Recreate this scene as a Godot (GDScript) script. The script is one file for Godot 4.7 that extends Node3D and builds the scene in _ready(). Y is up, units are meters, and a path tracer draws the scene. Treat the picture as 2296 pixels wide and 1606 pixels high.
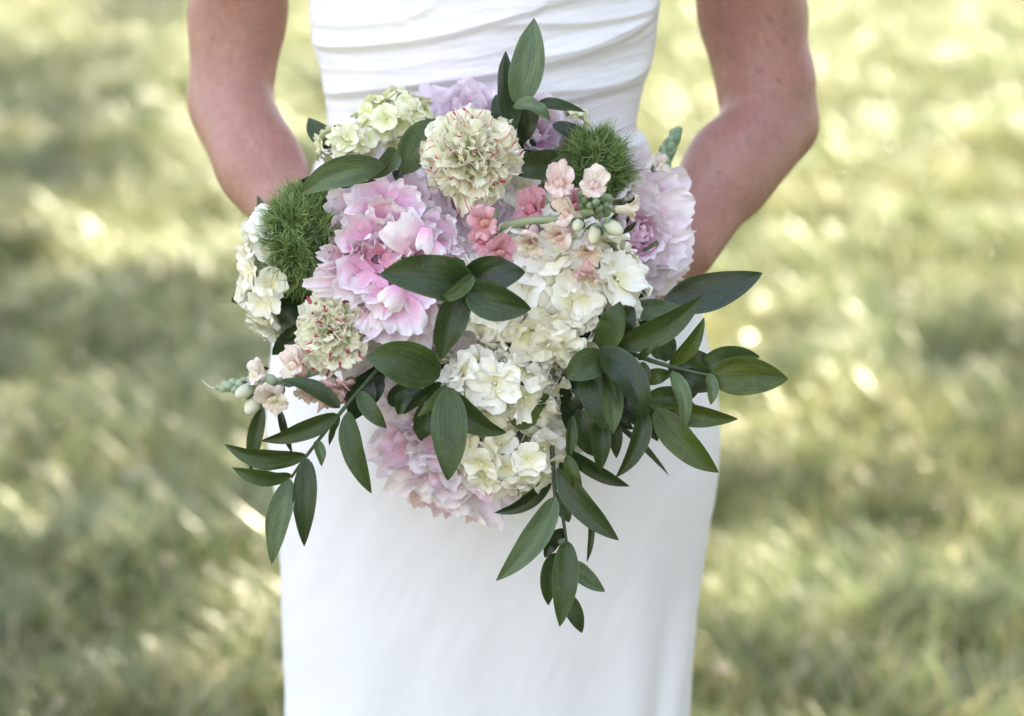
extends Node3D
# A bride in a white satin dress who holds a bouquet in front of her waist, on dappled grass under trees.

const S := 2.0                      # metres from the lens to the plane through the middle of the bouquet
const FOCAL := 85.0
const K := 2.0 * S * 12.0 / FOCAL / 1606.0   # metres per photo pixel (2296 wide) on that plane
const PITCH := 14.0
const O := Vector3(0, 0.98, 0)
var fwd := Vector3(0, -sin(deg_to_rad(PITCH)), -cos(deg_to_rad(PITCH)))
var upv := Vector3(0, cos(deg_to_rad(PITCH)), -sin(deg_to_rad(PITCH)))
var eye := O - fwd * S
var rng := RandomNumberGenerator.new()
var nz := FastNoiseLite.new()
var M := {}
var grip := Vector3.ZERO
var bouquet: Node3D
const SUN_UP := Vector3(0.34, 0.80, -0.62)   # towards the sun: behind her, a little to the right


# ---------------------------------------------------------------- small helpers
func pt(px: float, py: float, dz: float) -> Vector3:
	var d := S - dz
	return eye + fwd * d + (Vector3(px - 1148.0, 0, 0) + upv * (803.0 - py)) * (K * d / S)


func pz(px: float, py: float, z: float) -> Vector3:
	var dir := fwd + (Vector3(px - 1148.0, 0, 0) + upv * (803.0 - py)) * (K / S)
	return eye + dir * ((z - eye.z) / dir.z)


func pg(px: float, py: float) -> Vector3:
	var dir := fwd + (Vector3(px - 1148.0, 0, 0) + upv * (803.0 - py)) * (K / S)
	return eye + dir * (-eye.y / dir.y)


func cv(x: float, y: float, z: float) -> Vector3:      # right, up and towards the lens, as a direction
	return (Vector3(x, 0, 0) + upv * y - fwd * z).normalized()


func h1(i: int) -> float:
	var x := (i * 374761393 + 668265263) & 0x7fffffff
	x = ((x ^ (x >> 13)) * 1274126177) & 0x7fffffff
	return float((x ^ (x >> 16)) & 0xffff) / 32767.5 - 1.0


func n1(x: float, seed_: int) -> float:
	var i := floori(x)
	var f := x - i
	f = f * f * (3.0 - 2.0 * f)
	return lerpf(h1(i + seed_ * 131), h1(i + 1 + seed_ * 131), f)


func facing(dir: Vector3, spin: float) -> Basis:
	var y := dir.normalized()
	var x := (Vector3.UP if absf(y.y) < 0.9 else Vector3.RIGHT).cross(y).normalized()
	return Basis(x, y, x.cross(y)) * Basis(Vector3.UP, spin)


func rr(a: float, b: float) -> float:
	return rng.randf_range(a, b)


func grid(pts: PackedVector3Array, nu: int, nv: int, into: Dictionary, cols := PackedColorArray(), closed := false) -> void:
	# adds a sheet of (nu+1) x (nv+1) points to a bag of arrays
	var v0: int = into.v.size()
	var w := nu + 1
	var nrm := PackedVector3Array()
	nrm.resize(pts.size())
	var idx := PackedInt32Array()
	for j in nv:
		for i in nu:
			var a := j * w + i
			var b := a + 1
			var c := a + w
			var d := c + 1
			var f1 := (pts[c] - pts[a]).cross(pts[b] - pts[a])
			var f2 := (pts[c] - pts[b]).cross(pts[d] - pts[b])
			nrm[a] += f1
			nrm[b] += f1 + f2
			nrm[c] += f1 + f2
			nrm[d] += f2
			idx.append_array([v0 + a, v0 + b, v0 + c, v0 + b, v0 + d, v0 + c])
	if closed:
		for j in nv + 1:
			var s := nrm[j * w] + nrm[j * w + nu]
			nrm[j * w] = s
			nrm[j * w + nu] = s
	for i in nrm.size():
		nrm[i] = nrm[i].normalized()
		if nrm[i] == Vector3.ZERO:
			nrm[i] = Vector3.UP
	for j in nv + 1:
		for i in w:
			into.uv.append(Vector2(float(i) / nu, float(j) / nv))
	into.v.append_array(pts)
	into.n.append_array(nrm)
	into.i.append_array(idx)
	if cols.size():
		into.c.append_array(cols)
	else:
		for i in pts.size():
			into.c.append(Color.WHITE)


func bag() -> Dictionary:
	return {"v": PackedVector3Array(), "n": PackedVector3Array(), "uv": PackedVector2Array(), "c": PackedColorArray(), "i": PackedInt32Array()}


func made(b: Dictionary) -> ArrayMesh:
	var a := []
	a.resize(Mesh.ARRAY_MAX)
	a[Mesh.ARRAY_VERTEX] = b.v
	a[Mesh.ARRAY_NORMAL] = b.n
	a[Mesh.ARRAY_TEX_UV] = b.uv
	a[Mesh.ARRAY_COLOR] = b.c
	a[Mesh.ARRAY_INDEX] = b.i
	var m := ArrayMesh.new()
	m.add_surface_from_arrays(Mesh.PRIMITIVE_TRIANGLES, a)
	return m


func tube(path: PackedVector3Array, radii: PackedFloat32Array, into: Dictionary, sides := 7, col := Color.WHITE, col2 := Color.WHITE, flat := 1.0) -> void:
	var pts := PackedVector3Array()
	var cols := PackedColorArray()
	var n := path.size()
	var ref := Vector3(0.31, 0.2, 0.93)
	for j in n:
		var t := (path[mini(j + 1, n - 1)] - path[maxi(j - 1, 0)]).normalized()
		if absf(t.dot(ref)) > 0.97:
			ref = Vector3(0.9, 0.3, -0.2)
		var x := (ref - t * ref.dot(t)).normalized()
		var y := x.cross(t)
		ref = x
		for i in sides + 1:
			var a := TAU * i / sides
			pts.append(path[j] + (x * cos(a) + y * sin(a) * flat) * radii[j])
			cols.append(col.lerp(col2, float(j) / (n - 1)))
	grid(pts, sides, n - 1, into, cols, true)


func blob(c: Vector3, b: Basis, into: Dictionary, col: Color, col2: Color, nu := 8, nv := 6) -> void:
	# an ellipsoid along the basis' y, col at its base to col2 at its top
	var pts := PackedVector3Array()
	var cols := PackedColorArray()
	for j in nv + 1:
		var th := PI * clampf(float(j) / nv, 0.02, 0.98)
		for i in nu + 1:
			var a := TAU * i / nu
			pts.append(c + b * Vector3(sin(th) * cos(a), -cos(th), sin(th) * sin(a)))
			cols.append(col.lerp(col2, float(j) / nv))
	grid(pts, nu, nv, into, cols, true)


func obj(called: String, mesh: Mesh, mat: Material, parent: Node) -> MeshInstance3D:
	var o := MeshInstance3D.new()
	o.name = called
	o.mesh = mesh
	o.material_override = mat
	parent.add_child(o, true)
	return o


func hub(called: String, parent: Node, at := Vector3.ZERO, b := Basis()) -> Node3D:
	var o := Node3D.new()
	o.name = called
	o.transform = Transform3D(b, at)
	parent.add_child(o, true)
	return o


func tag(o: Node, label := "", category := "", group := "", kind := "") -> void:
	if label: o.set_meta("label", label)
	if category: o.set_meta("category", category)
	if group: o.set_meta("group", group)
	if kind: o.set_meta("kind", kind)


# ---------------------------------------------------------------- materials
func mat(called: String, col: Color, rough: float, tex: Texture2D = null, back := 0.0, spec := 0.5, sss := 0.0, vc := false) -> StandardMaterial3D:
	var m := StandardMaterial3D.new()
	m.resource_name = called
	m.albedo_color = col
	m.roughness = rough
	m.metallic_specular = spec
	m.cull_mode = BaseMaterial3D.CULL_DISABLED
	if tex: m.albedo_texture = tex
	if back > 0.0:
		m.backlight_enabled = true
		m.backlight = Color(back, back, back)
	if sss > 0.0:
		m.subsurf_scatter_enabled = true
		m.subsurf_scatter_strength = sss
	m.vertex_color_use_as_albedo = vc
	M[called] = m
	return m


func picture(w: int, h: int, f: Callable) -> ImageTexture:
	var im := Image.create_empty(w, h, false, Image.FORMAT_RGB8)
	for y in h:
		for x in w:
			im.set_pixel(x, y, f.call((x + 0.5) / w, (y + 0.5) / h))
	return ImageTexture.create_from_image(im)


func petal_picture(deep: Color, mid: Color, rim: Color, seed_: int, rim_at := 0.72) -> ImageTexture:
	return picture(96, 128, func(u: float, v: float) -> Color:
		var streak := n1(u * 26.0, seed_) * 0.06 + n1(u * 61.0, seed_ + 3) * 0.04
		var k := v + streak + 0.10 * n1(u * 5.0 + v * 2.0, seed_ + 1)
		var c := deep.lerp(mid, smoothstep(0.05, 0.50, k))
		var side := pow(absf(u * 2.0 - 1.0), 4.0) * 0.25
		c = c.lerp(rim, smoothstep(rim_at - 0.28, rim_at + 0.22, k + side))
		var vein := 0.03 * n1(u * 90.0, seed_ + 9) * (1.0 - v)
		return Color(c.r - vein * 0.5, c.g - vein, c.b - vein * 0.5))


func leaf_picture(base: Color, seed_: int) -> ImageTexture:
	return picture(96, 192, func(u: float, v: float) -> Color:
		var x := absf(u * 2.0 - 1.0)
		var s := signf(u - 0.5)
		var k := 1.0 + 0.16 * nz.get_noise_2d(u * 160.0 + seed_ * 77.0, v * 130.0) + 0.08 * nz.get_noise_2d(u * 700.0, v * 420.0 + seed_ * 31.0)
		for q in 3:
			var line := 0.26 + 0.24 * q
			k -= 0.24 * exp(-pow((x - line) / 0.022, 2.0)) * (0.6 + 0.4 * n1(v * 7.0, q + int(s) + seed_))
		k -= 0.06 * n1(u * 60.0, seed_)
		k += 0.10 * exp(-pow(x / 0.03, 2.0)) - 0.26 * exp(-pow((x - 0.05) / 0.03, 2.0))
		k += 0.25 * smoothstep(0.94, 1.0, x)
		var c := Color(base.r * k, base.g * k, base.b * k)
		var spot := smoothstep(0.46, 0.56, nz.get_noise_2d(u * 620.0 + 900.0 + seed_ * 13.0, v * 900.0))
		return c.lerp(Color(0.62, 0.66, 0.55), spot * 0.35))


func carnation_picture(seed_: int, much: float) -> ImageTexture:
	return picture(128, 128, func(u: float, v: float) -> Color:
		var c := Color(0.895, 0.91, 0.72).lerp(Color(0.965, 0.96, 0.86), smoothstep(0.25, 0.95, v))
		var vein := 0.03 * n1(u * 70.0, seed_ + 5)
		c = Color(c.r - vein, c.g - vein, c.b - vein)
		var strip := n1(u * 34.0 + 0.8 * n1(v * 3.0, seed_ + 8), seed_)
		var patch := n1(u * 4.2, seed_ + 21)
		var start := 0.62 + 0.25 * n1(u * 21.0, seed_ + 2)
		var on := smoothstep(0.25, 0.5, strip) * smoothstep(0.32 - much, 0.62 - much, patch) * smoothstep(start, start + 0.1, v)
		return c.lerp(Color(0.74, 0.20, 0.31), on * 0.85))


func fabric_picture() -> ImageTexture:
	var im := Image.create_empty(256, 256, false, Image.FORMAT_RGB8)
	for y in 256:
		for x in 256:
			var k := 0.5 + 0.16 * (1.0 if (x / 2 + y / 2) % 2 == 0 else -1.0) + 0.22 * h1(y / 2 * 7 + 11) * 0.5 + 0.14 * h1(x * 3 + y * 911)
			im.set_pixel(x, y, Color(k, k, k))
	return ImageTexture.create_from_image(im)


func grey_noise(freq: float, seed_: int, lo: float, hi: float, size := 256) -> NoiseTexture2D:
	var t := NoiseTexture2D.new()
	var n := FastNoiseLite.new()
	n.seed = seed_
	n.frequency = freq
	n.fractal_octaves = 4
	t.noise = n
	t.width = size
	t.height = size
	t.seamless = true
	var g := Gradient.new()
	g.set_color(0, Color(lo, lo, lo))
	g.set_color(1, Color(hi, hi, hi))
	t.color_ramp = g
	return t


func materials() -> void:
	var peony := petal_picture(Color(0.94, 0.715, 0.815), Color(0.962, 0.815, 0.885), Color(0.98, 0.95, 0.955), 3, 0.68)
	mat("peony", Color.WHITE, 0.58, peony, 0.5, 0.35, 0.0)
	var rose := petal_picture(Color(0.92, 0.62, 0.70), Color(0.95, 0.77, 0.835), Color(0.97, 0.88, 0.92), 8, 0.80)
	mat("peony_heart", Color.WHITE, 0.58, rose, 0.45, 0.35)
	var pale := petal_picture(Color(0.94, 0.71, 0.80), Color(0.965, 0.835, 0.88), Color(0.985, 0.955, 0.955), 5, 0.70)
	mat("peony_pale", Color.WHITE, 0.58, pale, 0.6, 0.35)
	var lav := petal_picture(Color(0.91, 0.66, 0.82), Color(0.95, 0.835, 0.895), Color(0.975, 0.935, 0.95), 6, 0.66)
	mat("peony_lavender", Color.WHITE, 0.58, lav, 0.7, 0.35)
	var worn := petal_picture(Color(0.91, 0.60, 0.72), Color(0.945, 0.78, 0.86), Color(0.92, 0.84, 0.79), 7, 0.98)
	mat("peony_worn", Color.WHITE, 0.6, worn, 0.8, 0.3)
	for k in 3:
		mat("carnation_%d" % k, Color.WHITE, 0.6, carnation_picture(40 + k * 17, [0.52, 0.30, 0.0][k]), 0.7, 0.3)
	var hyd := petal_picture(Color(0.92, 0.91, 0.72), Color(0.97, 0.96, 0.865), Color(0.98, 0.975, 0.915), 12, 0.6)
	mat("hydrangea", Color.WHITE, 0.6, hyd, 0.5, 0.3)
	var hydg := petal_picture(Color(0.82, 0.85, 0.56), Color(0.905, 0.91, 0.73), Color(0.94, 0.935, 0.81), 13, 0.75)
	mat("hydrangea_green", Color.WHITE, 0.6, hydg, 0.5, 0.3)
	mat("leaf_0", Color.WHITE, 0.42, leaf_picture(Color(0.200, 0.265, 0.118), 1), 0.20, 0.45)
	mat("leaf_1", Color.WHITE, 0.44, leaf_picture(Color(0.235, 0.305, 0.135), 2), 0.24, 0.45)
	mat("leaf_2", Color.WHITE, 0.50, leaf_picture(Color(0.340, 0.410, 0.260), 3), 0.24, 0.45)
	mat("leaf_3", Color.WHITE, 0.34, leaf_picture(Color(0.155, 0.220, 0.095), 4), 0.16, 0.48)
	mat("leaf_4", Color.WHITE, 0.40, leaf_picture(Color(0.275, 0.335, 0.115), 6), 0.3, 0.42)
	mat("tinted", Color.WHITE, 0.5, null, 0.35, 0.4, 0.0, true)
	mat("blossom", Color.WHITE, 0.62, picture(128, 96, func(u: float, v: float) -> Color:
		var k := 0.965 + 0.045 * n1(u * 30.0 + 0.5 * n1(v * 5.0, 3), 70) + 0.03 * n1(u * 75.0, 71) + 0.04 * nz.get_noise_2d(u * 300.0, v * 260.0)
		return Color(k, k * (0.97 + 0.03 * n1(v * 9.0 + u * 3.0, 72)), k * 0.97)), 0.7, 0.25, 0.0, true)
	mat("fuzz", Color.WHITE, 0.55, null, 0.3, 0.35, 0.0, true)
	mat("twig", Color(0.30, 0.37, 0.22), 0.5)
	mat("stem", Color(0.50, 0.56, 0.33), 0.5)
	var weave := fabric_picture()
	var satin := mat("satin", Color(0.945, 0.945, 0.955), 0.52, null, 0.06, 0.42)
	satin.heightmap_enabled = true
	satin.heightmap_texture = weave
	satin.heightmap_scale = 0.012
	satin.uv1_triplanar = true
	satin.uv1_scale = Vector3(9, 9, 9)
	satin.rim_enabled = true
	satin.rim = 0.25
	var skin := mat("skin", Color.WHITE, 0.43, null, 0.0, 0.45, 0.22, true)
	skin.albedo_texture = picture(384, 384, func(u: float, v: float) -> Color:
		# fine unevenness and freckles; wraps round so that it repeats without a seam
		var a := Vector2(cos(u * TAU), sin(u * TAU)) * 60.0
		var b := Vector2(cos(v * TAU), sin(v * TAU)) * 60.0
		var k := 0.93 + 0.09 * nz.get_noise_3d(a.x * 2.4 + b.y * 1.1, a.y * 2.4, b.x * 2.4 + 200.0) + 0.10 * nz.get_noise_3d(a.x * 11.0 + b.y * 5.0, a.y * 11.0, b.x * 11.0)
		var f := smoothstep(0.28, 0.44, nz.get_noise_3d(a.x * 6.5 + 40.0 + b.y * 3.0, a.y * 6.5, b.x * 6.5 + 90.0))
		return Color(k, k * (1.0 - 0.24 * f), k * (1.0 - 0.26 * f)))
	skin.heightmap_enabled = true
	skin.heightmap_texture = grey_noise(0.12, 9, 0.2, 0.8)
	skin.heightmap_scale = 0.03
	skin.uv1_triplanar = true
	skin.uv1_scale = Vector3(8, 8, 8)
	mat("bark", Color(0.36, 0.31, 0.26), 0.9)
	mat("tree_leaf", Color(0.30, 0.40, 0.17), 0.5, null, 0.45, 0.4)
	var g := mat("grass", Color.WHITE, 0.30, null, 0.7, 0.55, 0.0, true)
	g.cull_mode = BaseMaterial3D.CULL_DISABLED
	var soil := mat("soil", Color.WHITE, 0.95)
	var t := NoiseTexture2D.new()
	var n := FastNoiseLite.new()
	n.seed = 4
	n.frequency = 0.02
	n.fractal_octaves = 5
	t.noise = n
	t.width = 512
	t.height = 512
	t.seamless = true
	var gr := Gradient.new()
	gr.set_color(0, Color(0.30, 0.27, 0.20))
	gr.set_color(1, Color(0.56, 0.54, 0.39))
	gr.add_point(0.45, Color(0.40, 0.41, 0.27))
	t.color_ramp = gr
	soil.albedo_texture = t
	soil.uv1_triplanar = true
	soil.uv1_world_triplanar = true
	soil.uv1_scale = Vector3(0.45, 0.45, 0.45)
	mat("dry_leaf", Color(0.74, 0.66, 0.58), 0.3, null, 0.3, 0.6)


# ---------------------------------------------------------------- the place
func _ready() -> void:
	rng.seed = 20240607
	nz.seed = 5
	nz.frequency = 0.02
	var cam := Camera3D.new()
	cam.name = "camera"
	var at := CameraAttributesPhysical.new()
	at.frustum_focal_length = FOCAL
	at.frustum_near = 0.05
	at.frustum_far = 900.0
	at.frustum_focus_distance = S - 0.055
	at.exposure_aperture = 3.5
	cam.attributes = at
	cam.position = eye
	cam.rotation.x = deg_to_rad(-PITCH)
	cam.current = true
	add_child(cam)
	var we := WorldEnvironment.new()
	we.name = "environment"
	var e := Environment.new()
	e.background_mode = Environment.BG_SKY
	var sky := Sky.new()
	var sm := ProceduralSkyMaterial.new()
	sm.sky_top_color = Color(0.72, 0.765, 0.885)
	sm.sky_horizon_color = Color(0.93, 0.93, 0.96)
	sm.sky_curve = 0.25
	sm.ground_bottom_color = Color(0.35, 0.37, 0.27)
	sm.ground_horizon_color = Color(0.62, 0.64, 0.55)
	sm.sky_energy_multiplier = 0.80
	sky.sky_material = sm
	e.sky = sky
	e.tonemap_mode = Environment.TONE_MAPPER_LINEAR
	e.tonemap_exposure = 4.85
	e.sdfgi_enabled = true
	e.ssao_enabled = true
	e.ssil_enabled = true
	we.environment = e
	add_child(we)
	var sun := DirectionalLight3D.new()
	sun.name = "sun"
	sun.light_energy = 1.6
	sun.light_color = Color(1.0, 0.95, 0.85)
	sun.light_angular_distance = 0.5
	sun.shadow_enabled = true
	sun.look_at_from_position(Vector3.ZERO, -SUN_UP, Vector3.UP)
	add_child(sun)

	materials()
	ground()
	trees()
	grass()
	bride()
	make_bouquet()


# ---------------------------------------------------------------- ground, trees and grass
func rise(x: float, z: float) -> float:
	return 0.05 * nz.get_noise_2d(x * 22.0, z * 22.0) + 0.02 * nz.get_noise_2d(x * 90.0 + 500.0, z * 90.0)


func ground() -> void:
	var b := bag()
	var xs := PackedFloat32Array()
	var pts := PackedVector3Array()
	var n := 120
	for i in n + 1:
		var t := 2.0 * i / n - 1.0
		xs.append(16.0 * t + 300.0 * pow(t, 9.0))
	for z in xs:
		for x in xs:
			pts.append(Vector3(x, rise(x, z - 5.0), z - 5.0))
	grid(pts, n, n, b)
	var o := obj("ground", made(b), M.soil, self)
	tag(o, "dry soil and thatch under the sparse lawn", "ground", "", "structure")


func sunlit(px: float, py: float) -> float:
	# how open the crowns are above a spot of the lawn
	var s: float = 0.15 + 0.17 * (px / 2296.0) - 0.28 * clampf(py / 1606.0, -0.2, 1.2)
	for q in [[2060, 150, 460, 300, 1.4], [2100, 480, 360, 130, 0.8], [1560, 120, 200, 260, 0.7], [330, 560, 330, 75, 0.65], [470, 300, 170, 70, 0.4], [60, 60, 130, 70, 0.5], [620, 60, 90, 200, 0.5], [120, 1330, 210, 90, 0.28], [2050, 1010, 260, 90, 0.30], [330, 1180, 250, 80, 0.22], [1900, 1330, 220, 70, 0.15], [1740, 700, 150, 60, 0.25],
			[90, 230, 190, 60, -0.5], [250, 240, 300, 170, -0.14], [350, 760, 500, 110, -0.10], [60, 440, 160, 50, -0.6], [270, 70, 180, 45, -0.4], [470, 150, 150, 25, -0.35], [1690, 570, 120, 45, -0.55], [2240, 900, 190, 80, -0.5], [200, 760, 330, 70, -0.35], [300, 930, 330, 110, -0.35], [2130, 690, 200, 60, -0.25], [480, 1220, 200, 60, -0.3], [1800, 1180, 200, 60, -0.3], [1950, 260, 60, 40, -0.3], [2290, 200, 60, 100, -0.3]]:
		s += q[4] * exp(-pow((px - q[0]) / q[2], 2.0) - pow((py - q[1]) / q[3], 2.0))
	return s


func trees() -> void:
	# crowns high over the lawn, their trunks outside the picture; they shade her and dapple the grass
	var twig := bag()
	for i in 44:
		var c := Vector3(rr(-1, 1), rr(-1, 1), rr(-1, 1))
		c = c.normalized() * pow(rng.randf(), 0.5) * 0.30
		var b := facing(Vector3(rr(-1, 1), rr(-0.1, 1), rr(-1, 1)), rr(0, TAU))
		var l := rr(0.05, 0.09)
		var w := l * 0.33
		var pts := PackedVector3Array([c - b.x * l, c - b.x * l + b.z * 0.001, c - b.x * l * 0.1 + b.z * w, c - b.x * l * 0.1 - b.z * w, c + b.x * l, c + b.x * l - b.z * 0.001])
		grid(pts, 1, 2, twig)
	var clump := made(twig)
	var toward := SUN_UP.normalized()
	var spots := [[], [], []]
	var count := 0
	for k in 5200:
		# a spot of lawn and the place in a crown that would shade it
		var g := Vector3(rr(-5.2, 5.2), 0, rr(-15.5, 2.6))
		var p := g - eye
		var depth := p.dot(fwd)
		var keep := 0.55 + 0.4 * nz.get_noise_2d(g.x * 40.0, g.z * 40.0)
		if depth > 2.5:
			var px := 1148.0 + p.x / depth * S / K
			var py := 803.0 - p.dot(upv) / depth * S / K
			if px > -500.0 and px < 2800.0 and py > -250.0 and py < 1900.0:
				keep = 0.5 - 2.2 * sunlit(px, py) + 0.75 * nz.get_noise_2d(g.x * 60.0 + 40.0, g.z * 34.0)
		if rng.randf() < keep * 0.9:
			var h := rr(4.2, 6.6)
			spots[0 if g.x < -1.2 else (1 if g.x > 1.6 else 2)].append(g + toward * (h / toward.y))
			count += 1
	for k in 900:                    # over the bride herself
		var q := Vector3(rr(-0.95, 0.95), rr(0.2, 1.9), rr(-0.5, 0.5))
		spots[2].append(q + toward * (rr(3.6, 5.4) / toward.y))
	for k in 520:                    # its low branches on the right
		spots[2].append(Vector3(rr(2.0, 4.6), rr(0.4, 4.4), rr(-1.2, 3.2)))
	var bases := [Vector3(-6.3, 0, -7.0), Vector3(7.2, 0, -8.6), Vector3(3.9, 0, -1.2)]
	var says := ["tall tree left of the lawn, its open crown dappling the grass", "tall tree right of the lawn, its loose crown letting sun through to the grass", "tree beside the bride whose dense crown shades her"]
	for k in 3:
		var t := hub("tree", self, bases[k])
		tag(t, says[k], "tree", "trees over the lawn")
		var b := bag()
		var mid := Vector3.ZERO
		for s in spots[k]:
			mid += s / spots[k].size()
		mid -= bases[k]
		var fork := Vector3(mid.x * 0.12, 3.1, mid.z * 0.12)
		tube(PackedVector3Array([Vector3(0, -0.1, 0), Vector3(0.02, 0.5, 0), Vector3(0.05, 1.6, 0.04), fork]), PackedFloat32Array([0.26, 0.19, 0.16, 0.13]), b, 12)
		obj("trunk", made(b), M.bark, t)
		for q in 14:
			var aim: Vector3 = spots[k][(q * 131 + 17) % spots[k].size()] - bases[k]
			var l := bag()
			tube(PackedVector3Array([fork - Vector3(0, 0.15, 0), fork.lerp(aim, 0.35) + Vector3(0, 0.55, 0), aim + Vector3(0, 0.1, 0)]), PackedFloat32Array([0.085, 0.05, 0.012]), l, 7)
			obj("limb", made(l), M.bark, t)
		var mm := MultiMesh.new()
		mm.transform_format = MultiMesh.TRANSFORM_3D
		mm.mesh = clump
		mm.instance_count = spots[k].size()
		for i in spots[k].size():
			mm.set_instance_transform(i, Transform3D(Basis.from_euler(Vector3(rr(0, 6), rr(0, 6), rr(0, 6))) * rr(0.75, 1.15), spots[k][i] - bases[k]))
		var c := MultiMeshInstance3D.new()
		c.name = "crown"
		c.multimesh = mm
		c.material_override = M.tree_leaf
		t.add_child(c, true)
		tag(c, "", "", "", "stuff")


func grass() -> void:
	var kinds := []
	for k in 6:
		var b := bag()
		for i in (15 if k < 5 else 9):
			var a := rr(0, TAU)
			var root := Vector3(rr(-0.06, 0.06), -0.01, rr(-0.06, 0.06))
			var h := rr(0.035, 0.10) * (1.35 if rng.randf() < 0.2 else 1.0) * (1.0 if k < 5 else 1.45)
			var lean := Vector3(cos(a), 0, sin(a)) * h * rr(0.1, 0.9)
			var side := Vector3(-sin(a), 0, cos(a)) * rr(0.0018, 0.0040)
			var pts := PackedVector3Array()
			var cols := PackedColorArray()
			var dry := rng.randf()
			var c := Color(0.118, 0.168, 0.066).lerp(Color(0.255, 0.302, 0.125), rng.randf())
			if dry < 0.21:
				c = Color(0.56, 0.50, 0.34).lerp(Color(0.40, 0.37, 0.22), rng.randf())
			for j in 4:
				var t := j / 3.0
				var m := root + Vector3(0, h * t * (1.0 - 0.25 * t), 0) + lean * t * t
				var w := side * (1.0 - t * 0.92)
				pts.append(m - w)
				pts.append(m + w)
				cols.append(c)
				cols.append(c)
			grid(pts, 1, 3, b, cols)
		kinds.append(made(b))
	var turf := hub("grass", self)
	tag(turf, "short sparse lawn grass, green and straw coloured, behind the bride", "grass", "", "stuff")
	var places := []
	for k in 6: places.append([])
	for i in 190000:
		var d := rr(1.0, 17.0)
		var z := 1.2 - d
		var x := rr(-1, 1) * (1.6 + 0.24 * d)
		var cover := 0.6 * nz.get_noise_2d(x * 55.0, z * 55.0) + 0.6 * nz.get_noise_2d(x * 160.0 + 70.0, z * 160.0) + 0.75 * nz.get_noise_2d(x * 420.0, z * 420.0 + 30.0)
		if cover < rr(-0.42, 0.2):
			continue
		if d > 9.0 and rng.randf() < 0.25: continue
		places[i % 6].append([x, z, cover, d])
	for k in 6:
		var mm := MultiMesh.new()
		mm.transform_format = MultiMesh.TRANSFORM_3D
		mm.use_colors = true
		mm.mesh = kinds[k]
		mm.instance_count = places[k].size()
		for i in places[k].size():
			var p: Array = places[k][i]
			var s: float = rr(0.7, 1.15) * (0.80 + 1.25 * clampf(p[2], -0.45, 0.8)) * (1.0 + 0.03 * p[3])
			mm.set_instance_transform(i, Transform3D(Basis(Vector3.UP, rr(0, TAU)).scaled(Vector3(s, s, s)), Vector3(p[0], rise(p[0], p[1]), p[1])))
			var w := 0.5 + 0.5 * clampf(1.6 * nz.get_noise_2d(p[0] * 30.0 + 800.0, p[1] * 30.0), -1, 1)
			var tone := rr(0.62, 1.4)
			mm.set_instance_color(i, tone * Color(0.96, 1.05, 0.95).lerp(Color(1.36, 1.16, 0.96), w * rr(0.2, 1.0)))
		var o := MultiMeshInstance3D.new()
		o.name = "grass_tufts"
		o.multimesh = mm
		o.material_override = M.grass
		turf.add_child(o, true)
		tag(o, "", "", "", "stuff")
	# pale fallen leaves and petals that catch the light
	var b := bag()
	grid(PackedVector3Array([Vector3(-0.004, 0, -0.018), Vector3(0.004, 0, -0.018), Vector3(-0.013, 0.003, -0.004), Vector3(0.013, 0.005, -0.004), Vector3(-0.011, 0.002, 0.009), Vector3(0.011, 0.006, 0.009), Vector3(-0.002, 0.004, 0.019), Vector3(0.002, 0.004, 0.019)]), 1, 3, b)
	var mm := MultiMesh.new()
	mm.transform_format = MultiMesh.TRANSFORM_3D
	mm.mesh = made(b)
	mm.instance_count = 1500
	for i in 1500:
		var d := rr(2.5, 15.0)
		var x := rr(-1, 1) * (1.4 + 0.24 * d)
		mm.set_instance_transform(i, Transform3D(Basis.from_euler(Vector3(rr(-0.7, 0.9), rr(0, 6), rr(-0.6, 0.6))) * rr(0.3, 0.8), Vector3(x, rise(x, 1.2 - d) + rr(0.025, 0.075), 1.2 - d)))
	var o := MultiMeshInstance3D.new()
	o.name = "fallen_leaves"
	o.multimesh = mm
	o.material_override = M.dry_leaf
	add_child(o, true)
	tag(o, "small pale fallen leaves and petals scattered over the lawn", "fallen leaves", "", "stuff")


# ---------------------------------------------------------------- the bride
const ZB := -0.25      # the plane through the middle of her body

func along(list: Array, x: float) -> float:       # [[x, y], ...] read with smooth steps between the entries
	var n := list.size()
	if x <= list[0][0]: return list[0][1]
	for i in n - 1:
		if x <= list[i + 1][0]:
			var a: float = list[maxi(i - 1, 0)][1]
			var b: float = list[i][1]
			var c: float = list[i + 1][1]
			var d: float = list[mini(i + 2, n - 1)][1]
			var t: float = (x - list[i][0]) / float(list[i + 1][0] - list[i][0])
			return 0.5 * (2.0 * b + (c - a) * t + (2.0 * a - 5.0 * b + 4.0 * c - d) * t * t + (3.0 * b - a - 3.0 * c + d) * t * t * t)
	return list[n - 1][1]


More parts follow.
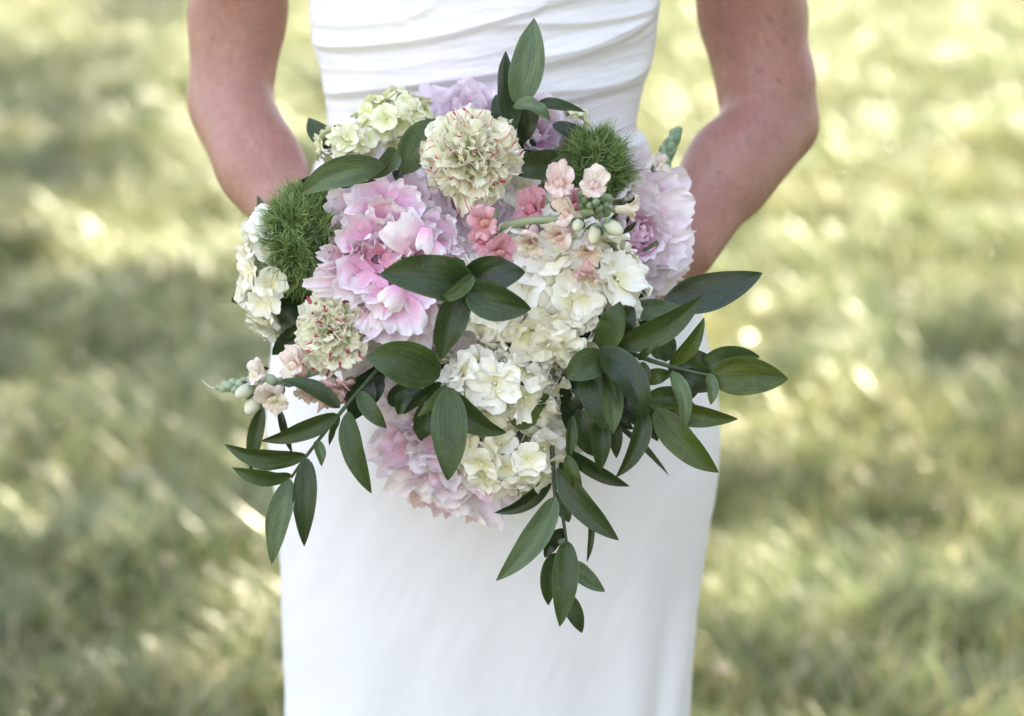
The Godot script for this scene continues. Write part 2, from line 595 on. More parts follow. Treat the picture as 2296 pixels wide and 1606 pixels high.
const LEFT := [[-330, 700], [-200, 676], [-100, 688], [0, 694], [60, 699], [100, 705], [130, 714], [165, 722], [205, 729], [245, 734], [290, 734], [330, 722], [370, 704], [450, 668], [600, 632], [790, 608], [920, 597], [1000, 602], [1100, 617], [1230, 627], [1350, 632], [1500, 638], [1606, 640], [2100, 640], [2650, 610]]
const RIGHT := [[-330, 1430], [-200, 1484], [-100, 1484], [0, 1478], [60, 1473], [100, 1468], [150, 1456], [200, 1440], [245, 1430], [275, 1427], [292, 1431], [306, 1447], [325, 1455], [370, 1465], [450, 1495], [620, 1551], [740, 1580], [850, 1601], [950, 1612], [1050, 1609], [1150, 1592], [1300, 1568], [1500, 1556], [1606, 1550], [2100, 1540], [2650, 1560]]
const DEEP := [[-330, 0.105], [-100, 0.125], [0, 0.122], [120, 0.110], [280, 0.098], [400, 0.108], [600, 0.122], [800, 0.134], [1000, 0.133], [1300, 0.120], [1606, 0.110], [2650, 0.12]]


const FOLDS := [   # amplitude (mm), reach above (px), points of the crease
	[5.0, 42.0, [[640, 99], [700, 97], [760, 92], [850, 79], [950, 62], [1050, 38], [1150, 8], [1220, -14], [1500, -90]]],
	[5.0, 46.0, [[650, 216], [728, 209], [780, 193], [850, 178], [950, 161], [1050, 145], [1150, 129], [1230, 112], [1290, 100], [1400, 66], [1500, 20]]],
	[1.6, 40.0, [[650, 152], [780, 142], [900, 126], [1020, 104], [1100, 92], [1200, 60]]],
	[2.4, 26.0, [[650, 56], [700, 47], [780, 42], [860, 29], [920, 14], [1000, -20]]],
	[2.6, 40.0, [[650, 276], [740, 272], [800, 264], [880, 250], [1000, 235], [1200, 215]]],
	[3.8, 26.0, [[1080, 38], [1163, 27], [1230, 28], [1298, 30], [1380, 24], [1459, 10], [1500, 0]]],
	[3.0, 30.0, [[1150, 108], [1222, 98], [1269, 91], [1327, 77], [1416, 45], [1500, 10]]],
	[2.6, 34.0, [[1180, 150], [1234, 124], [1300, 108], [1390, 88], [1500, 60]]],
	[3.4, 32.0, [[1150, 182], [1222, 178], [1327, 176], [1401, 166], [1450, 146], [1500, 120]]],
	[4.2, 34.0, [[1120, 208], [1193, 205], [1240, 200], [1298, 195], [1386, 181], [1454, 172], [1500, 160]]],
	[3.0, 30.0, [[1200, 292], [1260, 290], [1327, 283], [1416, 272], [1480, 262]]],
	[3.4, 22.0, [[1240, 345], [1300, 336], [1345, 328], [1420, 312], [1500, 306]]],
	[2.2, 30.0, [[1240, 376], [1320, 366], [1400, 352], [1500, 345]]],
]


func pleat(px: float, py: float) -> float:
	var h := 0.0
	for f in FOLDS:
		var c: Array = f[2]
		if px < c[0][0] or px > c[-1][0]: continue
		var ends := smoothstep(0.0, 60.0, px - c[0][0]) * smoothstep(0.0, 60.0, c[-1][0] - px)
		var t: float = py - along(c, px)
		var a: float = f[0] * ends
		if t < 0.0:
			h += a * exp(-pow(t / f[1], 2.0)) * (1.0 - 0.65 * smoothstep(-11.0, 0.0, t))
		else:
			h += a * (0.35 * exp(-t / 4.5) - 0.30 * (exp(-t / 18.0) - exp(-t / 4.5)))
	return h * 0.001


func make_dress(parent: Node) -> void:
	var rows := PackedFloat32Array()
	var y := -330.0
	while y < 2640.0:
		rows.append(y)
		y += 3.0 if y > -30.0 and y < 420.0 else (14.0 if y < 1650.0 else 60.0)
	rows.append(2640.0)
	var nu := 280
	var pts := PackedVector3Array()
	for py in rows:
		var a := pz(along(LEFT, py), py, ZB)
		var b := pz(along(RIGHT, py), py, ZB)
		var c := (a + b) / 2.0
		c.y = maxf(c.y, 0.012)
		var half := (b.x - a.x) / 2.0
		var deep := along(DEEP, py)
		for i in nu + 1:
			# the front gets most of the columns
			var t := 2.0 * i / nu - 1.0
			var an := PI * (t * 0.62 + 0.38 * t * t * t)
			var s := sin(an)
			var k := cos(an)
			var depth := deep * (1.0 if k > 0.0 else 0.92)
			var p := Vector3(c.x + half * s, c.y, c.z + depth * signf(k) * pow(absf(k), 0.86))
			var n := Vector3(s / half, 0, k / depth).normalized()
			var front := smoothstep(-0.25, 0.1, k)
			var px := 1148.0 + (c.x + half * s) / K * S / ((p - eye).dot(fwd))
			if py < 430.0 and front > 0.0:
				p += n * pleat(px, py) * front * (0.25 + 0.75 * smoothstep(0.05, 0.5, k))
				var tilt := py + (0.19 * px if px < 1150.0 else 0.22 * (px - 1150.0) + 218.0)
				p += n * (0.0007 * nz.get_noise_2d(px * 0.35, py * 1.6) + 0.0006 * nz.get_noise_2d(px * 0.13, tilt * 0.9) + 0.0003 * nz.get_noise_2d(px * 0.22 + 400.0, tilt * 3.0)) * front
			elif py > 700.0:
				var low := smoothstep(1050.0, 1600.0, py)
				p += n * (0.0045 * low * exp(-pow((px - 1505.0 + (py - 1606.0) * 0.16) / 22.0, 2.0)) - 0.005 * low * exp(-pow((px - 1470.0 + (py - 1606.0) * 0.12) / 26.0, 2.0)) + 0.004 * low * exp(-pow((px - 1425.0) / 40.0, 2.0)))
				p += n * (0.0014 * low * sin(px * 0.030 + 0.7 + py * 0.0012) + 0.0020 * nz.get_noise_2d(px * 0.13 + py * 0.03, py * 0.06 + 300.0) + 0.0007 * nz.get_noise_2d(px * 0.5 + py * 0.25, py * 0.22))
				p += n * 0.02 * smoothstep(1700.0, 2600.0, py) * sin(an * 9.0)
			pts.append(p)
	var bg := bag()
	grid(pts, nu, rows.size() - 1, bg, PackedColorArray(), true)
	var o := obj("dress", made(bg), M.satin, parent)
	tag(o, "sleeveless white satin dress, gathered in folds across the bodice and smooth below")


func field(p: Vector3, bones: Array) -> float:
	var d := 1.0
	for b in bones:
		var pa: Vector3 = p - b[0]
		var t := clampf(pa.dot(b[4]), 0.0, 1.0)
		var e: float = (pa - b[5] * t).length() - lerpf(b[2], b[3], t)
		var k: float = b[6]
		var h := maxf(k - absf(d - e), 0.0) / k
		d = minf(d, e) - h * h * k * 0.25
	return d


func bone(a: Vector3, b: Vector3, ra: float, rb: float, k := 0.02) -> Array:
	var ab := b - a
	return [a, b, ra, rb, ab / maxf(ab.length_squared(), 1e-9), ab, k]


func surface(bones: Array, cell: float, into: Dictionary, tint: Callable) -> void:
	var corner := {}
	var blocks := {}
	var cells := {}
	var size := cell * 4.0
	for b in bones:
		var r: float = maxf(b[2], b[3]) + cell * 2.0
		var lo := Vector3i(((b[0] as Vector3).min(b[1]) - Vector3.ONE * r) / size - Vector3.ONE * 1.0)
		var hi := Vector3i(((b[0] as Vector3).max(b[1]) + Vector3.ONE * r) / size + Vector3.ONE * 1.0)
		for z in range(lo.z, hi.z + 1):
			for y in range(lo.y, hi.y + 1):
				for x in range(lo.x, hi.x + 1):
					var key := Vector3i(x, y, z)
					if not blocks.has(key):
						blocks[key] = absf(field((Vector3(key) + Vector3.ONE * 0.5) * size, bones)) < size * 1.0
	var v0: int = into.v.size()
	var verts := PackedVector3Array()
	var offs := [Vector3i(0, 0, 0), Vector3i(1, 0, 0), Vector3i(0, 1, 0), Vector3i(1, 1, 0), Vector3i(0, 0, 1), Vector3i(1, 0, 1), Vector3i(0, 1, 1), Vector3i(1, 1, 1)]
	var edges := [[0, 1], [2, 3], [4, 5], [6, 7], [0, 2], [1, 3], [4, 6], [5, 7], [0, 4], [1, 5], [2, 6], [3, 7]]
	for bk in blocks:
		if not blocks[bk]: continue
		for q in 64:
			var c: Vector3i = bk * 4 + Vector3i(q & 3, (q >> 2) & 3, q >> 4)
			var vals := []
			var neg := 0
			for o in offs:
				var ck: Vector3i = c + o
				if not corner.has(ck): corner[ck] = field(Vector3(ck) * cell, bones)
				var v: float = corner[ck]
				vals.append(v)
				if v < 0.0: neg += 1
			if neg == 0 or neg == 8: continue
			var sum := Vector3.ZERO
			var n := 0
			for ed in edges:
				var a: float = vals[ed[0]]
				var b: float = vals[ed[1]]
				if (a < 0.0) != (b < 0.0):
					sum += Vector3(offs[ed[0]]).lerp(Vector3(offs[ed[1]]), a / (a - b))
					n += 1
			cells[c] = verts.size()
			verts.append((Vector3(c) + sum / n) * cell)
	var nrm := PackedVector3Array()
	nrm.resize(verts.size())
	var idx := PackedInt32Array()
	var axes := [Vector3i(1, 0, 0), Vector3i(0, 1, 0), Vector3i(0, 0, 1)]
	for c in cells:
		for ax in 3:
			var a: float = corner[c]
			var b: float = corner.get(c + axes[ax], 1.0)
			if (a < 0.0) == (b < 0.0): continue
			var s: Vector3i = axes[(ax + 1) % 3]
			var t: Vector3i = axes[(ax + 2) % 3]
			if not (cells.has(c - s) and cells.has(c - t) and cells.has(c - s - t)): continue
			var q := [cells[c], cells[c - s], cells[c - s - t], cells[c - t]]
			if a < 0.0: q.reverse()
			for tri in [[q[0], q[1], q[2]], [q[0], q[2], q[3]]]:
				var f: Vector3 = (verts[tri[2]] - verts[tri[0]]).cross(verts[tri[1]] - verts[tri[0]])
				for w in tri:
					nrm[w] += f
					idx.append(v0 + w)
	for i in verts.size():
		into.v.append(verts[i])
		into.n.append(nrm[i].normalized())
		into.uv.append(Vector2.ZERO)
		into.c.append(tint.call(verts[i]))
	into.i.append_array(idx)


func bride() -> void:
	var who := hub("person", self, Vector3(0, 0, ZB))
	tag(who, "bride in a white satin dress with bare arms, hands together behind a bouquet", "person")
	var sh := Vector3(0, 0, -ZB)      # her parts are measured from her own base
	grip = pt(1120, 800, -0.105)
	var bones := []
	# torso inside the dress, shoulders, neck
	var hip := pz(1103, 760, ZB)
	var waist := pz(1085, 270, ZB)
	var chest := pz(1086, -60, ZB)
	var top := pz(1090, -560, ZB - 0.03)
	bones.append(bone(hip + Vector3(-0.06, 0, 0), waist + Vector3(-0.035, 0, 0), 0.085, 0.075, 0.05))
	bones.append(bone(hip + Vector3(0.06, 0, 0), waist + Vector3(0.035, 0, 0), 0.085, 0.075, 0.05))
	bones.append(bone(waist, chest + Vector3(-0.045, 0, 0), 0.075, 0.088, 0.05))
	bones.append(bone(waist, chest + Vector3(0.045, 0, 0), 0.075, 0.088, 0.05))
	bones.append(bone(chest + Vector3(-0.05, 0, 0), top + Vector3(-0.06, -0.02, 0), 0.086, 0.06, 0.05))
	bones.append(bone(chest + Vector3(0.05, 0, 0), top + Vector3(0.06, -0.02, 0), 0.086, 0.06, 0.05))
	bones.append(bone(top, top + Vector3(0, 0.17, 0.01), 0.052, 0.05, 0.05))
	for s in [-1.0, 1.0]:
		bones.append(bone(top + Vector3(0, 0.0, 0), top + Vector3(0.165 * s, -0.03, 0), 0.055, 0.052, 0.05))
	# left in the picture
	var sl := top + Vector3(-0.185, -0.045, 0)
	var el := pt(517, 222, -0.285)
	var wl := pt(745, 628, -0.150)
	bones.append(bone(sl, pt(532, 40, -0.285), 0.056, 0.0385, 0.05))
	bones.append(bone(pt(532, 40, -0.285), el, 0.0415, 0.0375, 0.02))
	bones.append(bone(el + Vector3(-0.002, -0.004, 0), pt(586, 368, -0.235), 0.0355, 0.0322, 0.008))
	bones.append(bone(pt(586, 368, -0.235), wl, 0.0322, 0.0265, 0.02))
	bones.append(bone(pt(535, 280, -0.26), pt(580, 385, -0.225), 0.024, 0.023, 0.03))
	bones.append(bone(pt(496, 264, -0.285), pt(618, 455, -0.20), 0.0130, 0.0180, 0.02))
	# right in the picture
	var sr := top + Vector3(0.195, -0.045, 0)
	var er := pt(1716, 262, -0.285)
	var wr := pt(1434, 640, -0.150)
	bones.append(bone(sr, pt(1688, 30, -0.285), 0.056, 0.044, 0.05))
	bones.append(bone(pt(1688, 30, -0.285), er, 0.046, 0.0395, 0.02))
	bones.append(bone(er + Vector3(0.004, -0.008, 0), pt(1632, 366, -0.240), 0.0355, 0.0325, 0.008))
	bones.append(bone(pt(1760, 180, -0.29), pt(1768, 277, -0.30), 0.022, 0.0160, 0.03))
	bones.append(bone(pt(1768, 279, -0.30), pt(1548, 566, -0.18), 0.0160, 0.0205, 0.03))
	bones.append(bone(pt(1632, 366, -0.240), wr, 0.0320, 0.0290, 0.02))
	bones.append(bone(pt(1690, 320, -0.26), pt(1640, 395, -0.23), 0.027, 0.025, 0.03))
	var marks := []
	for q in [[1762, 24, 3.4], [1722, 40, 3.8], [1760, 66, 3.0], [1763, 84, 3.4], [1743, 220, 3.8], [1708, 202, 3.0], [1702, 158, 2.6], [1751, 180, 2.6], [1602, 398, 2.6], [1790, 145, 2.8], [1686, 12, 2.4], [1756, 250, 2.6], [472, 82, 3.6], [487, 45, 3.0], [496, 8, 3.6], [470, 22, 2.8], [1640, 340, 2.0], [545, 205, 2.0], [575, 252, 2.2], [560, 345, 2.0]]:
		marks.append([pt(q[0], q[1], -0.235), q[2] * 0.00062])
	var skin_of := func(p: Vector3) -> Color:
		var k := 1.0 + 0.10 * nz.get_noise_3d(p.x * 700.0, p.y * 700.0, p.z * 700.0) + 0.07 * nz.get_noise_3d(p.x * 2600.0, p.y * 2600.0, p.z * 2600.0)
		var red := clampf(0.35 + 0.9 * nz.get_noise_3d(p.x * 420.0 + 99.0, p.y * 420.0, p.z * 420.0), 0.0, 1.0)
		var c := Color(0.480, 0.278, 0.208).lerp(Color(0.445, 0.220, 0.178), red)
		c = Color(c.r * k, c.g * k, c.b * k)
		for m in marks:
			var off: Vector3 = p - m[0]
			off -= fwd * off.dot(fwd)
			var d := off.length() / float(m[1])
			if d < 1.6: c = c.lerp(Color(0.25, 0.10, 0.09), 0.65 * (1.0 - smoothstep(0.55, 1.6, d)))
		return c
	for b in bones:
		b[0] += sh
		b[1] += sh
	var body := bag()
	var at := func(p: Vector3) -> Color: return skin_of.call(p - sh)
	surface(bones, 0.0045, body, at)
	# the hands, fingers closed round the stems
	for s in 2:
		var w: Vector3 = (wl if s == 0 else wr) + sh
		var g := grip + sh + Vector3(0, 0.020 if s == 0 else -0.030, 0)
		var across := (g - w).normalized()
		var hand := []
		var knuckle := g - Vector3(across.x, 0, 0).normalized() * 0.040 + Vector3(0, 0.012, 0.012)
		var back := ((pt(586, 368, -0.235) if s == 0 else pt(1632, 366, -0.240)) + sh - w).normalized()
		hand.append(bone(w + back * 0.035, w, 0.0265, 0.0255, 0.02))
		hand.append(bone(w, w.lerp(knuckle, 0.5), 0.0250, 0.025, 0.02))
		var dirx := 1.0 if s == 0 else -1.0
		for f in 4:
			var len: float = [0.96, 1.06, 1.0, 0.82][f]
			var k0 := knuckle + Vector3(0, 0.024 - 0.0185 * f, 0.004)
			hand.append(bone(w.lerp(k0, 0.3), k0, 0.016, 0.0105, 0.012))
			var k1 := k0 + Vector3(dirx * 0.034 * len, -0.003, 0.020)
			var k2 := k1 + Vector3(dirx * 0.024 * len, -0.002, -0.010)
			var k3 := k2 + Vector3(dirx * 0.010 * len, 0.0, -0.020)
			hand.append(bone(k0, k1, 0.0100, 0.0088, 0.004))
			hand.append(bone(k1, k2, 0.0088, 0.0080, 0.004))
			hand.append(bone(k2, k3, 0.0080, 0.0070, 0.004))
		var t0 := w.lerp(knuckle, 0.45) + Vector3(0, 0.024, 0.006)
		var t1 := knuckle + Vector3(dirx * 0.004, 0.046, 0.016)
		var t2 := t1 + Vector3(dirx * 0.030, 0.006, 0.002)
		hand.append(bone(w, t0, 0.018, 0.0135, 0.012))
		hand.append(bone(t0, t1, 0.0125, 0.0105, 0.006))
		hand.append(bone(t1, t2, 0.0105, 0.0082, 0.004))
		surface(hand, 0.003, body, at)
	obj("body", made(body), M.skin, who)
	make_dress(who)
	var d: MeshInstance3D = who.get_node("dress")
	d.position = sh


# ---------------------------------------------------------------- petals and leaves
# One petal in the axes of its flower: the flower's axis is y, the petal grows out along z. Angles are measured from the axis.
func petal(into: Dictionary, L: float, W: float, r0: float, y0: float, t0: float, t1: float, cup: float, ruf: float, seed_: int, turn := 0.0, teeth := 0.0, waves := 2.2, narrow := 0.35, nu := 12, nv := 9, notch := 0.10) -> void:
	var pts := PackedVector3Array()
	var path := PackedVector3Array()
	var norm := PackedVector3Array()
	var p := Vector3(0, y0, r0)
	var steps := 24
	for k in steps + 1:
		var a := deg_to_rad(lerpf(t0, t1, pow(float(k) / steps, 1.15)))
		path.append(p)
		norm.append(Vector3(0, sin(a), -cos(a)))
		p += Vector3(0, cos(a), sin(a)) * (L * 1.15 / steps)
	var spin := Basis(Vector3.UP, turn)
	for j in nv + 1:
		var v := float(j) / nv
		for i in nu + 1:
			var u := 2.0 * i / nu - 1.0
			var edge := 1.0 - 0.22 * u * u * u * u * u * u - 0.03 * u * u + notch * n1(u * 1.9, seed_ + 4) + 0.55 * notch * n1(u * 4.6, seed_ + 5) + 0.3 * notch * n1(u * 13.0, seed_ + 15)
			if teeth > 0.0: edge += teeth * (absf(fposmod(u * 6.5 + 0.3 * h1(seed_), 1.0) - 0.5) - 0.25) * 2.0
			var t := clampf(v * edge, 0.0, 1.15)
			var s := u * W * (narrow + (1.0 - narrow) * pow(sin(PI * 0.5 * minf(1.0, v * 1.12)), 0.75))
			var f := t / 1.15 * steps
			var a := mini(int(f), steps - 1)
			var at := path[a].lerp(path[a + 1], f - a)
			var n := norm[a].lerp(norm[a + 1], f - a)
			var bend := cup * s * s / W
			var wave := ruf * v * v * (n1(u * waves + 3.0, seed_) + 0.45 * n1(u * waves * 2.6, seed_ + 2) + 0.35 * n1(v * 4.0 + u, seed_ + 6) * absf(u))
			var q := Vector3(s * (1.0 - 0.25 * absf(cup) * absf(s) / W), 0, 0) + at
			var cr := ruf * (0.25 + 0.75 * v)
			var qq := q * 3600.0 + Vector3(seed_ * 71.0, seed_ * 37.0, 0)
			q += n * (bend + wave + cr * 0.9 * nz.get_noise_3dv(qq)) + Vector3(cr * 0.6 * nz.get_noise_3dv(qq + Vector3(500, 0, 90)), 0, 0)
			pts.append(spin * q)
	grid(pts, nu, nv, into)


func peony(called: String, at: Vector3, dir: Vector3, spin: float, scale_: float, layers: Array, label: String) -> Node3D:
	var f := hub(called, bouquet, at - grip, facing(dir, spin).scaled_local(Vector3.ONE * scale_))
	tag(f, label)
	var q := 0
	var id := int(absf(at.x) * 7919.0) % 97
	for l in layers:
		for k in l[0]:
			var b := bag()
			var vary := rr(0.80, 1.16)
			var turn: float = TAU * (k + 0.5 * rr(-0.6, 0.6)) / l[0] + q * 1.3
			petal(b, l[1] * vary * 0.001, l[2] * rr(0.88, 1.12) * 0.001, l[3] * 0.001, l[9] * 0.001, l[4] + rr(-10, 10), l[5] + rr(-22, 22), l[6] * rr(0.7, 1.3), l[7] * 0.001, id + q * 41 + k * 7, turn, 0.0, l[10] if l.size() > 10 else 2.2, 0.35, 18, 10, l[11] if l.size() > 11 else 0.15)
			obj("petal", made(b), M[l[8]], f)
		q += 1
	return f


# single petals at the places where the photograph shows them: base x y depth, tip x y depth, width, start and end angle, cup, ruffle, kind
func rings(f: Node3D, c: Vector2, mid: Vector2, r: Vector2, list: Array) -> void:
	# rows of cupped petals round an opening c inside an outline: count, reach of the tips, of the bases, depth at base, at tip, width, start and end angle, kinds
	for l in list:
		var off := rr(0, TAU)
		for k in l[0]:
			var a: float = off + TAU * (k + rr(-0.28, 0.28)) / l[0]
			var e := mid + Vector2(cos(a) * r.x, sin(a) * r.y)
			var t: float = l[1] * rr(0.90, 1.07)
			var A: Vector2 = c + (e - c) * float(l[2])
			var T: Vector2 = c + (e - c) * t
			petals(f, [[A.x, A.y, l[3] + rr(-0.003, 0.003), T.x, T.y, l[4] + rr(-0.006, 0.006), l[5] * rr(0.78, 1.2), l[6] + rr(-8, 8), l[7] + rr(-14, 14), rr(0.2, 0.5), rr(3.5, 6.5), l[8][k % l[8].size()]]])


func petals(f: Node3D, list: Array) -> void:
	for q in list:
		var A := pt(q[0], q[1], q[2])
		var T := pt(q[3], q[4], q[5])
		var z := (T - A).normalized()
		var y := (-fwd - z * z.dot(-fwd)).normalized()
		var b := bag()
		petal(b, (T - A).length() * 1.02, q[6] * K * 0.56, 0.0, 0.0, q[7], q[8], q[9], q[10] * 0.001, int(q[0] * 7 + q[1]), 0.0, 0.0, 2.4, 0.55, 18, 12, 0.13)
		var o := obj("petal", made(b), M[q[11]], f)
		o.transform = f.transform.affine_inverse() * Transform3D(Basis(y.cross(z), y, z), A - grip)


func carnation(at: Vector3, dir: Vector3, scale_: float, red: Array, label: String) -> void:
	var f := hub("carnation", bouquet, at - grip, facing(dir, rr(0, 6)).scaled_local(Vector3.ONE * scale_))
	tag(f, label)
	var q := 0
	for l in [[4, 20.0, 13.0, 0.5, 6.0, 40.0, 12.0], [6, 25.0, 15.0, 2.0, 18.0, 44.0, 8.0], [8, 28.0, 16.0, 3.0, 34.0, 52.0, 4.0], [9, 31.0, 18.0, 3.0, 52.0, 72.0, 1.0], [10, 34.0, 20.0, 3.0, 70.0, 92.0, -2.0], [9, 35.0, 20.0, 3.0, 88.0, 116.0, -5.0]]:
		for k in l[0]:
			var b := bag()
			petal(b, l[1] * rr(0.85, 1.12) * 0.001, l[2] * rr(0.85, 1.15) * 0.001, l[3] * 0.001, l[6] * 0.001, l[4] + rr(-8, 8), l[5] + rr(-14, 14), rr(0.0, 0.5), 0.0078 * rr(0.7, 1.3), q * 37 + k * 11 + int(at.x * 900.0), TAU * (k + rr(-0.3, 0.3)) / l[0] + q, 0.05, 3.0, 0.22, 26, 9, 0.08)
			obj("carnation_petal", made(b), M["carnation_%d" % red[(q + k) % red.size()]], f)
		q += 1
	var c := bag()
	tube(PackedVector3Array([Vector3(0, 0.006, 0), Vector3(0, -0.012, 0), Vector3(0, -0.034, 0), Vector3(0, -0.042, 0)]), PackedFloat32Array([0.009, 0.009, 0.007, 0.003]), c, 9, Color(0.16, 0.24, 0.10), Color(0.12, 0.2, 0.08))
	obj("calyx", made(c), M.tinted, f)


var florets := {}


func floret(round_: bool, k: int) -> ArrayMesh:
	var key := [round_, k]
	if not florets.has(key):
		var b := bag()
		for q in 4:
			var s := k * 53 + q * 17 + (400 if round_ else 0)
			if round_:
				petal(b, rr(0.0115, 0.014), rr(0.0088, 0.0104), 0.0012, 0.0003 * q, rr(62, 84), rr(72, 118), rr(0.15, 0.45), 0.0020, s, TAU * (q + rr(-0.08, 0.08)) / 4.0, 0.0, 1.6, 0.45, 10, 7, 0.05)
			else:
				petal(b, rr(0.0140, 0.0175), rr(0.0105, 0.0135), 0.0012, 0.0005 * q, rr(55, 85), rr(72, 112), rr(-0.1, 0.3), 0.0036, s, TAU * (q + rr(-0.12, 0.12)) / 4.0, 0.05, 1.8, 0.36, 20, 8, 0.09)
		blob(Vector3(0, 0.0012, 0), Basis().scaled(Vector3(0.0013, 0.0013, 0.0013)), b, Color.WHITE, Color.WHITE, 6, 4)
		var st := bag()
		tube(PackedVector3Array([Vector3(0, 0.0006, 0), Vector3(0.0005, -0.010, 0.0008), Vector3(0, -0.022, 0)]), PackedFloat32Array([0.0006, 0.0006, 0.0007]), b, 5)
		florets[key] = made(b)
	return florets[key]


func hydrangea(at: Vector3, radii: Vector3, count: int, round_: bool, m: String, label: String, wild: float, size: float) -> Node3D:
	# radii: right, up and towards the lens
	var f := hub("hydrangea", bouquet, at - grip)
	tag(f, label)
	for i in count:
		var y := 1.0 - 2.0 * (i + 0.5) / count
		var a := i * 2.39996 + rr(-0.25, 0.25)
		var r := sqrt(1.0 - y * y)
		var d := Vector3(r * cos(a), y, r * sin(a))
		if d.z < -0.55: continue
		var out := Vector3(d.x, 0, 0) + upv * d.y - fwd * d.z
		var p := (Vector3(d.x * radii.x, 0, 0) + upv * d.y * radii.y - fwd * d.z * radii.z) * rr(0.86, 1.04)
		var n := (Vector3(d.x / radii.x, 0, 0) + upv * d.y / radii.y - fwd * d.z / radii.z).normalized()
		n = (n + Vector3(rr(-1, 1), rr(-1, 1), rr(-1, 1)) * wild).normalized()
		var o := obj("floret", floret(round_, rng.randi() % 7), M[m], f)
		o.transform = Transform3D(facing(n, rr(0, TAU)).scaled_local(Vector3.ONE * size * rr(0.82, 1.15)), p)
	var core := bag()
	blob(fwd * radii.z * 0.12, Basis(Vector3.RIGHT * radii.x * 0.74, upv * radii.y * 0.74, -fwd * radii.z * 0.74), core, Color(0.76, 0.75, 0.58), Color(0.76, 0.75, 0.58), 18, 12)
	obj("core", made(core), M.tinted, f)
	var st := bag()
	for i in 40:
		var a := i * 2.39996
		var y := 1.0 - 2.0 * (i + 0.5) / 40.0
		var r := sqrt(1.0 - y * y)
		var p := Vector3(r * cos(a) * radii.x, 0, 0) + upv * y * radii.y - fwd * r * sin(a) * radii.z
		tube(PackedVector3Array([fwd * radii.z * 0.9, p * 0.35 + fwd * radii.z * 0.25, p * 0.86]), PackedFloat32Array([0.0016, 0.0012, 0.0008]), st, 5)
	obj("stalks", made(st), M.stem, f)
	return f


func fuzz_ball(at: Vector3, radii: Vector3, count: int, label: String) -> void:
	var f := hub("green_dianthus", bouquet, at - grip)
	tag(f, label)
	var b := bag()
	for i in count:
		var y := 1.0 - 2.0 * (i + 0.5) / count
		var a := i * 2.39996
		var r := sqrt(1.0 - y * y)
		var d := Vector3(r * cos(a), y, r * sin(a))
		if d.z < -0.4: continue
		var p := Vector3(d.x * radii.x, 0, 0) + upv * d.y * radii.y - fwd * d.z * radii.z
		var n := p.normalized()
		var clump := Vector3(nz.get_noise_3d(d.x * 110.0, d.y * 110.0, d.z * 110.0), nz.get_noise_3d(d.x * 110.0 + 300.0, d.y * 110.0, d.z * 110.0), nz.get_noise_3d(d.x * 110.0, d.y * 110.0 + 300.0, d.z * 110.0)) * 2.2
		var g := (n * 1.0 + clump + Vector3(rr(-1, 1), rr(-1, 1), rr(-1, 1)) * 0.42).normalized()
		var g2 := (g + Vector3(rr(-1, 1), rr(-1, 1), rr(-1, 1)) * 0.55 + clump * 0.5).normalized()
		var l := rr(0.006, 0.018) * (1.0 + 0.9 * nz.get_noise_3d(d.x * 160.0 + 50.0, d.y * 160.0, d.z * 160.0))
		var side := g.cross(Vector3(rr(-1, 1), rr(-1, 1), rr(-1, 1))).normalized() * rr(0.00032, 0.00052)
		var p0 := p * (0.80 + 0.10 * nz.get_noise_3d(d.x * 120.0, d.y * 120.0 + 90.0, d.z * 120.0))
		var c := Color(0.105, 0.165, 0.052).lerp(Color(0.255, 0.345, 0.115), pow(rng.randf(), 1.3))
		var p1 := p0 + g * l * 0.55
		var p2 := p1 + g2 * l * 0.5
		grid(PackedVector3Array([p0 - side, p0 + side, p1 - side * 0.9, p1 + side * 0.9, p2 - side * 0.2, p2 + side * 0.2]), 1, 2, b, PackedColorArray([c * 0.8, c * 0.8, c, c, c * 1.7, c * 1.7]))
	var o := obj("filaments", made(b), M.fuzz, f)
	tag(o, "", "", "", "stuff")
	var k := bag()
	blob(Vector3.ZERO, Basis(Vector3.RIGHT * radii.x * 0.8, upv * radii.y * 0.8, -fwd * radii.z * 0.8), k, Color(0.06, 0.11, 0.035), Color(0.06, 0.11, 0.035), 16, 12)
	obj("cushion", made(k), M.tinted, f)


